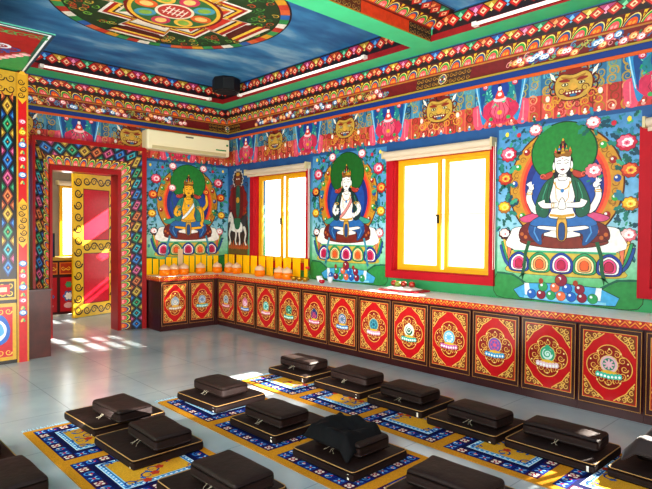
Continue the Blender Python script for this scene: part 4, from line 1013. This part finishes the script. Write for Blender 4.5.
# guardian on horseback in the corner
P = Paint(lambda u, v, h: (XW - .001 - h, 7.89 - u, v)); rnd = random.Random(31); H = .29
for k in range(6):
    cs = ['#2f7a3a', '#6a5a2a', '#7a3a20', '#4a5a60', '#2f5a78', '#2a5a88', '#28588a']
    a = .835 + 1.77 * k / 6; b = .835 + 1.77 * (k + 1) / 6
    P.poly([(-H, a), (H, a), (H, b), (-H, b)], [cs[k], cs[k], cs[k + 1], cs[k + 1]], 1)
P.scal(.0, 1.98, .288, 13, .12, '#6a1418', 2, 0, 1.25)
P.scal(.0, 1.9, .25, 11, .2, '#8a1c1c', 2.5, .2, 1.2)
P.blob([(-.28, 1.72), (-.1, 1.8), (.14, 1.78), (.28, 1.7), (.26, 1.3), (-.26, 1.28)], '#3c2a24', 2.8)
for k in range(46): P.spiral(rnd.uniform(-.24, .24), rnd.uniform(1.65, 2.3), .05, 1.2, .018, rnd.choice(['#8a1c1c', '#b03a20', '#3a1014', '#a06028']), 3, rnd.random() * 6)
P.scal(.0, 2.40, .17, 14, .2, '#b8b4ac', 4, 0, 1.05); P.scal(0, 2.40, .145, 14, .2, '#4a2a20', 5); P.ell(0, 2.38, .085, .1, '#7a3a20', 6); P.ell(0, 2.48, .06, .03, '#c8962e', 7)
for sg in (-1, 1): P.ell(sg * .03, 2.4, .018, .012, '#f0e8d8', 8, 8); P.blob([(sg * .05, 2.28), (sg * .2, 2.2), (sg * .26, 2.0), (sg * .16, 1.92), (sg * .08, 2.1)], '#8a1c1c', 6)
P.blob([(-.12, 2.26), (.12, 2.26), (.16, 2.0), (.12, 1.74), (-.12, 1.74), (-.16, 2.0)], '#6a1a1a', 7); P.blob([(-.05, 2.24), (.06, 2.24), (.05, 1.8), (-.04, 1.8)], '#2a5a48', 8); P.ell(0, 2.04, .05, .05, '#c8962e', 9)
P.blob([(-.26, 1.62), (-.2, 1.74), (-.05, 1.68), (.12, 1.7), (.22, 1.8), (.28, 1.74), (.24, 1.66), (.2, 1.5), (-.18, 1.5), (-.25, 1.54)], '#3a3a3c', 9)
for x, k in ((-.2, -.05), (-.08, .04), (.08, -.03), (.19, .05)): P.blob([(x - .035, 1.58), (x + .035, 1.58), (x + k + .02, 1.46), (x + k * .4 + .018, 1.34), (x + k + .03, 1.28), (x + k - .015, 1.28), (x + k * .4 - .02, 1.36), (x + k - .025, 1.46)], '#ded8cc', 10)
P.blob([(-.27, 1.78), (-.2, 1.84), (-.14, 1.76), (-.12, 1.62), (-.2, 1.6), (-.22, 1.68), (-.28, 1.66), (-.29, 1.7)], '#ded8cc', 10.5); P.stroke([(-.17, 1.83), (-.11, 1.74), (-.1, 1.64)], .03, '#2a2a30', 10.8); P.ell(-.22, 1.75, .008, .008, '#181818', 11.5, 6)
P.blob([(-.2, 1.66), (.1, 1.66), (.12, 1.5), (-.18, 1.52)], '#e8e4dc', 10); P.blob([(-.1, 1.72), (.08, 1.72), (.05, 1.56), (-.07, 1.56)], '#2a6a48', 11)
for k in range(10): P.blob([(-.28 + .06 * k, 1.22), (-.25 + .06 * k, 1.30 + .03 * (k % 3)), (-.22 + .06 * k, 1.22)], '#b85a2a', 5)
P.rect(-.29, .29, 1.05, 1.12, '#7a3018', 3); P.rect(-.05, .05, .9, 1.1, '#8a1c3a', 4)
tag(P.build('guardian_mural', M['paint']), 'dark wall painting of a red guardian on horseback in the corner', 'mural', 'deity paintings on the walls')

# ---------------------------------------------------------------- offerings on the counter
def plaque(t, h, m, base=True):
    finish('tablet', boxes((-.042, .042, -.006, .006, .014, h), bev=.003), m, t)
    finish('base', boxes((-.05, .05, -.022, .022, 0, .014)), M['yellowframe'], t)
first = None
lx = [3.875, 3.985, 4.095, 4.205, 4.31, 4.41, 4.515, 4.62, 4.735, 4.84, 4.955, 5.075]
hs = [.26, .25, .24, .27, .26, .40, .29, .28, .29, .29, .28, .28]
for i, (x, h) in enumerate(zip(lx, hs)):
    lab = 'tall pale pinkish plaque standing above the yellow ones on the short counter' if i == 5 else 'yellow plaque at the back of the short counter, %s from the doorway end' % ORD[i + 1 - (1 if i > 5 else 0)]
    t = thing('offering_plaque', lab, 'plaque', (x, 8.1, HC + .0005), random.uniform(-.15, .15), 'offering plaques on the counter')
    plaque(t, h, M['plaque_w'] if i == 5 else M['plaque'])
ry = [8.03, 7.93, 7.82, 7.71, 7.60, 7.50, 7.40, 7.30, 7.20, 7.09, 6.98, 6.88, 6.77, 6.66, 6.56, 6.45, 6.34, 6.23, 6.13, 5.98]
proto_p = None
for i, y in enumerate(ry):
    lab = 'yellow backlit plaque on the counter before the far window, %s from the corner' % ORD[i + 1]
    loc = (5.235 + .02 * (i % 2), y, HC + .0005); rz = PI / 2 + random.uniform(-.2, .2)
    if proto_p is None:
        t = proto_p = thing('offering_plaque', lab, 'plaque', loc, rz, 'offering plaques on the counter'); plaque(t, .30, M['plaque'])
    else:
        dup(proto_p, loc, rz, lab)
def lamp_jar():
    t = thing('butter_lamp', '', 'lamp', (0, 0, 0), 0, 'butter lamps on the counter')
    bm = bmesh.new(); lathe(bm, [(.05, 0), (.075, .012), (.082, .05), (.078, .085), (.07, .095)], 18); finish('bowl', bm, M['jar'], t, True)
    bm = bmesh.new(); lathe(bm, [(.066, .094), (.06, .112), (.02, .12), (.001, .121)], 16); finish('wax', bm, M['orange'], t, True)
    bm = bmesh.new(); lathe(bm, [(.078, .0955), (.074, .13), (.052, .155), (.02, .165), (.012, .18), (.001, .183)], 16); finish('dome_lid', bm, M['jarlid'], t, True)
    return t
jl = [((3.99, 7.82), 'first from the doorway end of the short counter'), ((4.17, 7.86), 'second from the doorway end of the short counter'), ((4.35, 7.88), 'third from the doorway end of the short counter'),
      ((4.66, 7.90), 'fourth from the doorway end of the short counter'), ((4.99, 7.92), 'before the last plaques of the short counter'), ((5.13, 7.78), 'at the inner corner of the counter'), ((5.13, 7.56), 'just past the inner corner, toward the windows'),
      ((5.08, 6.86), 'first of those before the far window'), ((5.06, 6.36), 'second of those before the far window'), ((5.05, 6.16), 'third of those before the far window')]
J0 = None
for (x, y), s_ in jl:
    lab = 'orange butter lamp with pale dome, ' + s_
    if J0 is None: J0 = lamp_jar(); J0.location = (x, y, HC + .0005); J0['label'] = lab
    else: dup(J0, (x, y, HC + .0005), random.random() * 6, lab)
def glass_bowl(loc, lab, r=.055):
    t = thing('offering_bowl', lab, 'bowl', loc, 0, 'small bowls by the far window')
    bm = bmesh.new(); lathe(bm, [(r * .5, 0), (r * .55, .008), (r * .85, .03), (r, .055), (r * .94, .055), (r * .8, .032), (r * .5, .014)], 18); finish('bowl', bm, M['brass'], t, True)
    bm = bmesh.new(); lathe(bm, [(r * .78, .034), (r * .86, .046), (.001, .05)], 16); finish('filling', bm, M['orange'], t, True)
for k, y in enumerate((5.98, 5.86, 5.74)):
    glass_bowl((5.03, y, HC + .0005), 'small brass offering bowl past the lamps before the far window, %s from the left' % ORD[k + 1])
t = thing('red_flower', 'small red flower on a stem beside the last yellow plaque', 'flower', (5.2, 5.885, HC + .0005))
bm = bmesh.new(); tube(bm, [(0, 0, 0), (.004, 0, .1), (0, .004, .17)], .004, 6); finish('stem', bm, M['leafgreen'], t)
bm = bmesh.new()
for k in range(7):
    a = k * 2 * PI / 7; r_ = bmesh.ops.create_icosphere(bm, subdivisions=1, radius=.018, matrix=Matrix.Translation((.018 * math.cos(a), .018 * math.sin(a), .18)))
finish('petals', bm, M['pink'], t, True)
finish('foot', boxes((-.02, .02, -.02, .02, 0, .02), bev=.004), M['redcer'], t)
def cup(loc, lab, m, r=.042, h=.075):
    t = thing('offering_cup', lab, 'cup', loc, 0, 'small cups on the counter')
    bm = bmesh.new(); lathe(bm, [(r * .6, 0), (r * .62, .006), (r * .9, h * .5), (r, h), (r * .92, h), (r * .82, h * .5), (r * .5, .012)], 18); finish('cup', bm, m, t, True)
    bm = bmesh.new(); lathe(bm, [(r * .8, h * .75), (.001, h * .76)], 14); finish('water', bm, M['porcelain'], t)
cup((5.22, 5.66, HC + .0005), 'white porcelain cup on the counter below the painted jewels, nearer the plaques', M['porcelain'])
cup((5.24, 5.46, HC + .0005), 'white porcelain cup on the counter below the painted jewels, away from the plaques', M['porcelain'])
t = thing('red_pot', 'tiny red lidded pot in front of the white cups', 'pot', (5.03, 5.40, HC + .0005))
bm = bmesh.new(); lathe(bm, [(.02, 0), (.036, .012), (.042, .03), (.036, .048), (.03, .052)], 16); finish('pot', bm, M['redcer'], t, True)
bm = bmesh.new(); lathe(bm, [(.03, .0525), (.02, .062), (.008, .066), (.008, .076), (.001, .078)], 14); finish('lid', bm, M['porcelain'], t, True)
# cloth and tray with fruit below the middle window
t = thing('offering_tray', 'red tray lying on the counter below the middle window', 'tray', (5.12, 4.08, HC + .0005), .08)
finish('tray', boxes((-.13, .13, -.26, .26, .0, .012), bev=.004), M['redcloth'], t)
finish('rim', boxes((-.14, -.13, -.27, .27, 0, .022), (.13, .14, -.27, .27, 0, .022), (-.13, .13, -.27, -.26, 0, .022), (-.13, .13, .26, .27, 0, .022)), M['redcer'], t)
def cloth(name, m, lab, cat, loc, sx, sy, amp, h0, seed, nx=26, ny=26, hang=None):
    bm = bmesh.new(); g = []
    for i in range(nx + 1):
        row = []
        for j in range(ny + 1):
            x = (i / nx - .5) * sx; y = (j / ny - .5) * sy
            e = min(1, 6 * min(i / nx, 1 - i / nx, j / ny, 1 - j / ny))
            wob = 1 + .12 * noise.noise(Vector((x * 6, y * 6, seed)))
            z = h0 + (.4 + noise.noise(Vector((x * 5 + y * 3, y * 7, seed)))) * amp * e + amp * .2 * e * noise.noise(Vector((x * 19, y * 15 + x * 6, seed + 3)))
            if hang: z = hang(x, y, z)
            row.append(bm.verts.new((x * wob, y * wob, z)))
        g.append(row)
    for i in range(nx):
        for j in range(ny): bm.faces.new((g[i][j], g[i + 1][j], g[i + 1][j + 1], g[i][j + 1]))
    o = finish(name, bm, m, None, True); o.location = loc
    md = o.modifiers.new('thickness', 'SOLIDIFY'); md.thickness = .004; md.offset = 1
    tag(o, lab, cat); return o
cloth('white_scarf', M['whitecloth'], 'crumpled white silk scarf spread over the red tray below the middle window', 'scarf', (5.11, 4.09, HC + .022), .22, .42, .05, .003, 5)
for k, (x, y, m, lab) in enumerate(((5.12, 4.23, M['apple'], 'small dark red fruit at the left end of the white scarf'), (5.13, 4.09, M['apple'], 'small dark red fruit in the middle of the white scarf'), (5.07, 4.13, M['leafgreen'], 'small olive green fruit on the white scarf'), (5.13, 3.97, M['apple'], 'small dark red fruit at the right end of the white scarf'))):
    t = thing('fruit', lab, 'fruit', (x, y, HC + .055), 0, 'fruit on the white scarf')
    bm = bmesh.new(); lathe(bm, [(.008, .006), (.026, .0), (.038, .022), (.036, .046), (.022, .06), (.005, .054)], 14); finish('flesh', bm, m, t, True)
    bm = bmesh.new(); tube(bm, [(0, 0, .052), (.006, .0, .074)], .0025, 5); finish('stalk', bm, M['wood'], t)

# ---------------------------------------------------------------- rugs
def rug(label, x0, x1, ytop, ybot, cell, light=False, seed=1):
    t = thing('woven_rug', label, 'rug', (0, 0, 0), 0, 'long rugs laid in rows')
    finish('backing', boxes((x0, x1, ybot, ytop, .0005, .009)), mat('rug_edge', '#b07a26', rough=.95), t)
    P = Paint(lambda u, v, h: (u, v, .0095 + h)); rnd = random.Random(seed)
    G, N, LB, PU, WH = '#c98a26', '#131a4a', '#5aa6d8', '#4a1640', '#e6dccb'
    P.rect(x0, x1, ybot, ytop, G, 1)
    W = x1 - x0; y = ytop
    while y > ybot + .1:
        a0, a1, b1 = x0 + .055, x1 - .055, y - .045
        b0 = max(ybot, y - cell + .045 - .045 * 0)
        P.rect(a0, a1, b0, b1, N, 2)
        e = .115
        # border tiles
        nu, nv = 9, 8
        for iu in range(nu):
            for iv in range(nv):
                if 0 < iu < nu - 1 and 0 < iv < nv - 1: continue
                tw, th = (a1 - a0) / nu, (b1 - b0) / nv
                cx, cy = a0 + tw * (iu + .5), b0 + th * (iv + .5); r = min(tw, th) * .42
                k = (iu + iv) % 3
                if k == 0:
                    P.rect(cx - tw * .46, cx + tw * .46, cy - th * .46, cy + th * .46, PU, 3); P.scal(cx, cy, r, 4, .45, WH, 4, PI / 4); P.scal(cx, cy, r * .6, 4, .4, '#a82848', 5); P.ell(cx, cy, r * .2, None, WH, 6, 8)
                elif k == 1:
                    P.rect(cx - tw * .46, cx + tw * .46, cy - th * .46, cy + th * .46, '#1d3a86', 3)
                    for q in range(2):
                        a = PI / 4 + q * PI / 2; P.stroke([(cx - r * math.cos(a), cy - r * math.sin(a)), (cx + r * math.cos(a), cy + r * math.sin(a))], r * .3, '#8fc8e8', 4)
                    P.ell(cx, cy, r * .34, None, '#c03048', 5, 8)
                else:
                    P.rect(cx - tw * .46, cx + tw * .46, cy - th * .46, cy + th * .46, '#1a2a78', 3)
                    P.spiral(cx, cy, r, 1.4, r * .34, '#4f9ad8', 4, iu); P.ell(cx + r * .5, cy - r * .2, r * .26, None, '#d8404a', 5, 8); leaf(P, cx, cy, r, iu + iv, WH, 5)
        c0, c1, d0, d1 = a0 + e, a1 - e, b0 + e, b1 - e
        for ww, col, L in ((0., '#c8e0ec', 6), (.008, LB, 7), (.028, '#1d4a96', 8), (.034, '#8ec4e2', 9), (.042, '#d09a30', 10)):
            P.rect(c0 + ww, c1 - ww, d0 + ww, d1 - ww, col, L)
        n = int((d1 - d0) / .035)
        for q in range(n):
            yy = d0 + (q + .5) * (d1 - d0) / n
            for xx in (c0 + .018, c1 - .018): P.rect(xx - .006, xx + .006, yy - .008, yy + .008, '#e8f2f6', 10)
        for q in range(int((c1 - c0) / .035)):
            xx = c0 + (q + .5) * .035
            for yy in (d0 + .018, d1 - .018): P.rect(xx - .008, xx + .008, yy - .006, yy + .006, '#e8f2f6', 10)
        for q in range(7):
            cx = rnd.uniform(c0 + .08, c1 - .08); cy = d0 + (q + .5) * (d1 - d0) / 7
            P.spiral(cx, cy, .05, 1.2, .014, '#2a3a80', 11, rnd.random() * 6); P.scal(cx + .05, cy, .03, 5, .3, '#b8402a', 12); leaf(P, cx - .05, cy, .05, rnd.random() * 6, '#2f62a8', 12)
        for sx in (c0 + .05, c1 - .05): 
            for sy in (d0 + .05, d1 - .05): P.spiral(sx, sy, .04, 1.3, .014, '#26408c', 12, sx * 9)
        y -= cell
    P.build('pattern', M['pile'], t)
    # fringe: countless threads, one stuff part
    bm = bmesh.new(); n = 70
    for k in range(n):
        x = x0 + (x1 - x0) * (k + .5) / n; j = random.uniform(-.006, .006)
        tube(bm, [(x, ytop, .005), (x + j, ytop + .03, .004), (x + 2 * j, ytop + .06 + random.uniform(-.01, .01), .003)], .0025, 4)
    f = finish('fringe', bm, mat('fringe_thread', '#9fc4d8', rough=.9), t); f['kind'] = 'stuff'
rug('blue and gold patterned rug in the row along the window cabinets', 3.17, 4.03, 4.58, .2, .775, seed=1)
rug('blue and gold patterned rug in the middle row', 2.22, 3.0, 4.47, .8, .775, seed=2)
rug('blue and gold patterned rug in the row left of the middle one', 1.15, 1.99, 4.45, 1.4, .775, seed=3)
rug('blue rug barely visible under the cushions in the lower left corner', .15, .97, 4.40, 1.8, .775, seed=4)

# ---------------------------------------------------------------- cushions
def soft(sx, sy, h, r, puff, seed, cuts=5):
    bm = bmesh.new(); bmesh.ops.create_cube(bm, size=1.)
    bmesh.ops.subdivide_edges(bm, edges=list(bm.edges), cuts=cuts, use_grid_fill=True)
    for v in bm.verts: v.co = Vector((v.co.x * sx, v.co.y * sy, (v.co.z + .5) * h))
    bm.normal_update()
    es = [e for e in bm.edges if len(e.link_faces) == 2 and e.calc_face_angle() > .8]
    bmesh.ops.bevel(bm, geom=es, offset=r, segments=3, affect='EDGES', profile=.5)
    for v in bm.verts:
        a, b = min(1, abs(v.co.x) / (sx / 2)), min(1, abs(v.co.y) / (sy / 2))
        k = v.co.z / h
        n_ = noise.noise(Vector((v.co.x * 7, v.co.y * 7, seed * 3.1 + v.co.z * 5)))
        v.co.z += k * (puff * (1 - a ** 3) * (1 - b ** 3) + .006 * n_)
        s_ = 1 + .02 * math.sin(k * PI) + .012 * n_
        v.co.x *= s_; v.co.y *= s_
    return bm
def rrect(sx, sy, r, z, n=5):
    pts = []
    for (cx, cy, a0) in ((sx / 2 - r, sy / 2 - r, 0), (-sx / 2 + r, sy / 2 - r, PI / 2), (-sx / 2 + r, -sy / 2 + r, PI), (sx / 2 - r, -sy / 2 + r, 1.5 * PI)):
        for k in range(n + 1):
            a = a0 + PI / 2 * k / n; pts.append((cx + r * math.cos(a), cy + r * math.sin(a), z))
    return pts
ZB = .0135
def floor_cushion(x, y, rz, lab, sx=.47, sy=.58, seed=0):
    t = thing('floor_mat_cushion', lab, 'cushion', (x, y, ZB), rz, 'square floor mats set out on the rugs')
    finish('pad', soft(sx, sy, .066, .013, .006, seed), M['brown2'], t, True)
    bm = bmesh.new(); tube(bm, rrect(sx + .002, sy + .002, .025, .062), .0035, 5, True); finish('piping', bm, M['piping'], t, True)
    finish('care_tag', boxes((-sx / 2 - .004, -sx / 2 - .001, -sy / 2 + .03, -sy / 2 + .045, .01, .045)), M['white'], t)
    return t
def seat_cushion(x, y, rz, lab, sx=.26, sy=.44, h=.095, seed=0):
    t = thing('seat_cushion', lab, 'cushion', (x, y, ZB + .078), rz, 'thick seat cushions on the floor mats')
    finish('pad', soft(sx, sy, h, .02, .008, seed + 11), M['brown'], t, True)
    bm = bmesh.new(); tube(bm, rrect(sx * 1.012, sy * 1.012, .03, h * .5), .0022, 5, True); finish('seam', bm, M['brown2'], t, True)
    bm = bmesh.new()
    for k in range(3):
        y0 = random.uniform(-.03, .03); tube(bm, [(-sx / 2 - .008, y0, .03), (-sx / 2 - .03, y0 + .01 * k, .012), (-sx / 2 - .05, y0 + .03 * (k - 1), .006)], .0022, 5)
    finish('tie_cord', bm, M['string'], t)
    return t
# (row, centre of mat, size, centre of seat, size, angle, description)
ROWS = [
    (3.79, 4.33, .50, .56, 3.79, 4.34, .26, .46, .04, 'sunlit', 'far end of the window row'),
    (3.79, 3.62, .48, .58, 3.82, 3.60, .26, .46, .03, '', 'second from the far end of the window row'),
    (3.80, 2.94, .49, .57, 3.76, 2.92, .27, .44, .03, '', 'third from the far end of the window row'),
    (3.74, 2.26, .47, .58, 3.70, 2.21, .24, .43, .0, '', 'fourth from the far end of the window row'),
    (3.76, 1.61, .46, .60, 3.78, 1.60, .22, .50, .0, '', 'fifth from the far end of the window row'),
    (3.80, .94, .47, .60, 3.92, .93, .28, .44, -.02, 'robe', 'nearest the right edge in the window row'),
    (2.66, 4.15, .52, .58, 2.66, 4.16, .27, .44, .06, '', 'at the far end of the middle row'),
    (2.63, 3.29, .53, .54, 2.57, 3.25, .28, .42, .02, '', 'second from the far end of the middle row'),
    (2.60, 2.51, .52, .54, 2.62, 2.52, .29, .42, .02, 'robe', 'third from the far end of the middle row'),
    (2.60, 1.72, .52, .54, 2.58, 1.69, .27, .46, .02, '', 'nearest the camera in the middle row'),
    (1.76, 4.27, .56, .54, 1.76, 4.14, .27, .44, .05, '', 'far end of the left row'),
    (1.70, 3.56, .50, .58, 1.73, 3.46, .26, .42, .03, '', 'second from the far end of the left row'),
    (1.70, 2.65, .50, .56, 1.73, 2.59, .27, .43, .0, '', 'third from the far end of the left row'),
    (.70, 4.0, .50, .56, .74, 4.05, .27, .44, .02, '', 'at the far end of the corner row'),
    (.69, 3.36, .50, .54, .79, 3.35, .28, .43, .02, '', 'second from the far end of the corner row'),
]
for i, (x, y, sx, sy, cx, cy, csx, csy, a, kind, where) in enumerate(ROWS):
    extra = {'sunlit': ' in sunlight', 'robe': ' under a dark robe', '': ''}[kind]
    floor_cushion(x, y, a, 'brown floor mat%s, %s' % (extra, where), sx, sy, i)
    seat_cushion(cx, cy, a + random.uniform(-.04, .04), 'thick seat cushion%s, %s' % (extra, where), csx, csy, .095, i)
def robe(loc, lab, sx, sy, seed, m=None):
    top = .118
    def hang(x, y, z):
        dx = max(0, abs(x) - sx * .36); dy = max(0, abs(y) - sy * .36)
        return max(.006, top + z - (dx + dy) * 1.1)
    o = cloth('folded_robe', m or M['black'], lab, 'robe', loc, sx, sy, .06, .0, seed, 34, 40, hang)
    return o
robe((2.58, 2.56, ZB + .078), 'crumpled black robe thrown over a seat cushion in the middle row', .38, .46, 3)
robe((3.90, .98, ZB + .078), 'dark robe draped over the cushion at the right edge by the window cabinets', .40, .44, 8, mat('dark_brown_robe', '#2b1e1d', rough=.7, spec=.4, sheen=.3, bump=.3, bscale=25))

# ---------------------------------------------------------------- outside
struct(finish('ground_outside', boxes((XW + .22, 30, -12, 24, -.35, -.2)), M['ground']))
t = thing('neighbour_building', 'pale building with a red roof edge across the courtyard outside the windows', 'building', (16, 4, -.2))
finish('wall', boxes((0, 6, -14, 16, 0, 2.35)), M['facade'], t)
finish('roof_edge', boxes((-.6, 6.4, -14.5, 16.5, 2.36, 2.6)), M['roofred'], t)
finish('upper_wall', boxes((1.5, 6, -13, 15, 2.61, 7.)), M['facade'], t)
# unseen slabs added outside to block the sun; stepped depths shape its patches
for ya, yb, dep in ((4.6, 8.9, 2.05), (3.4, 4.6, 3.9), (2.6, 3.4, 2.5), (.15, 2.6, 3.9), (-.4, .15, 2.75), (-4, -.4, 3.9)):
    struct(finish('sun_blocker', boxes((XW + .23, XW + dep, ya, yb, 3.1, 3.18)), M['sun_block']))

for d0 in (2.2, 2.45, 2.66):  # added unseen slats break the sun patch near the door into streaks
    struct(finish('sun_blocker', boxes((XW + d0, XW + d0 + .1, 4.6, 8.9, 3.1, 3.14)), M['sun_block']))
struct(finish('sun_blocker', boxes((XW + 2.86, XW + 3.7, 4.6, 8.9, 3.1, 3.14)), M['sun_block']))

# ---------------------------------------------------------------- light
wd = bpy.data.worlds.new('sky'); S.world = wd; wd.use_nodes = True
bg = wd.node_tree.nodes['Background']; bg.inputs[0].default_value = (1, .985, .96, 1); bg.inputs[1].default_value = 4.5
sun = bpy.data.lights.new('sun', 'SUN'); sun.energy = 38; sun.angle = .012; sun.color = (1, .93, .82)
so = bpy.data.objects.new('sun', sun); C.objects.link(so)
so.rotation_euler = Vector((-1, .28, -.62)).to_track_quat('-Z', 'Y').to_euler(); so.location = (12, 0, 9)
def area(name, loc, tgt, sx, sy, e, col=(1, 1, 1), portal=False):
    l = bpy.data.lights.new(name, 'AREA'); l.shape = 'RECTANGLE'; l.size = sx; l.size_y = sy; l.energy = e; l.color = col
    o = bpy.data.objects.new(name, l); C.objects.link(o); o.location = loc
    o.rotation_euler = (Vector(tgt) - Vector(loc)).to_track_quat('-Z', 'Y').to_euler()
    if portal: l.cycles.is_portal = True
    return o
for k, (y0, y1, z0, z1) in enumerate(WINS):
    area('window_portal', (XW + .2, (y0 + y1) / 2, (z0 + z1) / 2), (0, (y0 + y1) / 2, (z0 + z1) / 2), y1 - y0, z1 - z0, 1, portal=True)
area('hall_window_portal', (XW + .2, 9.75, 1.6), (0, 9.75, 1.6), 2.3, 2.25, 1, portal=True)
area('rear_fill', (-1.6, -.6, 2.9), (4.4, 6.2, 1.4), 3.4, 2.2, 330, (1, .97, .92))  # added fill lamp behind the camera, no opening there
area('left_fill', (-2.7, 4.5, 2.0), (4.5, 5., .8), 3.0, 2.2, 175, (1, .98, .95))  # added fill lamp from the left, in front of a closed wall
area('hall_fill', (2.3, 9.0, 2.9), (3.6, 9.9, 1.3), .8, .8, 30, (1, .93, .82))  # added fill lamp to brighten the open door leaf
area('ceiling_fill', (2.0, 3.0, .9), (3.0, 5.4, 3.6), 2.5, 2.5, 130, (1, .95, .9))  # added lamp aimed upward, in place of light bounced off the floor

# ---------------------------------------------------------------- camera
f, yaw, pit, rol = 551.32, math.radians(43.3618), math.radians(-1.24773), math.radians(.447718)
fw = Vector((math.sin(yaw) * math.cos(pit), math.cos(yaw) * math.cos(pit), math.sin(pit)))
rt = Vector((math.cos(yaw), -math.sin(yaw), 0)); up = rt.cross(fw)
r2 = rt * math.cos(rol) + up * math.sin(rol); u2 = -rt * math.sin(rol) + up * math.cos(rol)
cam = bpy.data.cameras.new('camera'); cam.sensor_fit = 'HORIZONTAL'; cam.sensor_width = 36; cam.lens = f / 652 * 36; cam.clip_start = .05
co = bpy.data.objects.new('camera', cam); C.objects.link(co)
mw = Matrix((r2, u2, -fw)).transposed().to_4x4(); mw.translation = Vector((0, 0, 1.5)); co.matrix_world = mw
S.camera = co
S.view_settings.view_transform = 'Standard'
S.view_settings.look = 'Medium High Contrast'
S.view_settings.exposure = 0.0
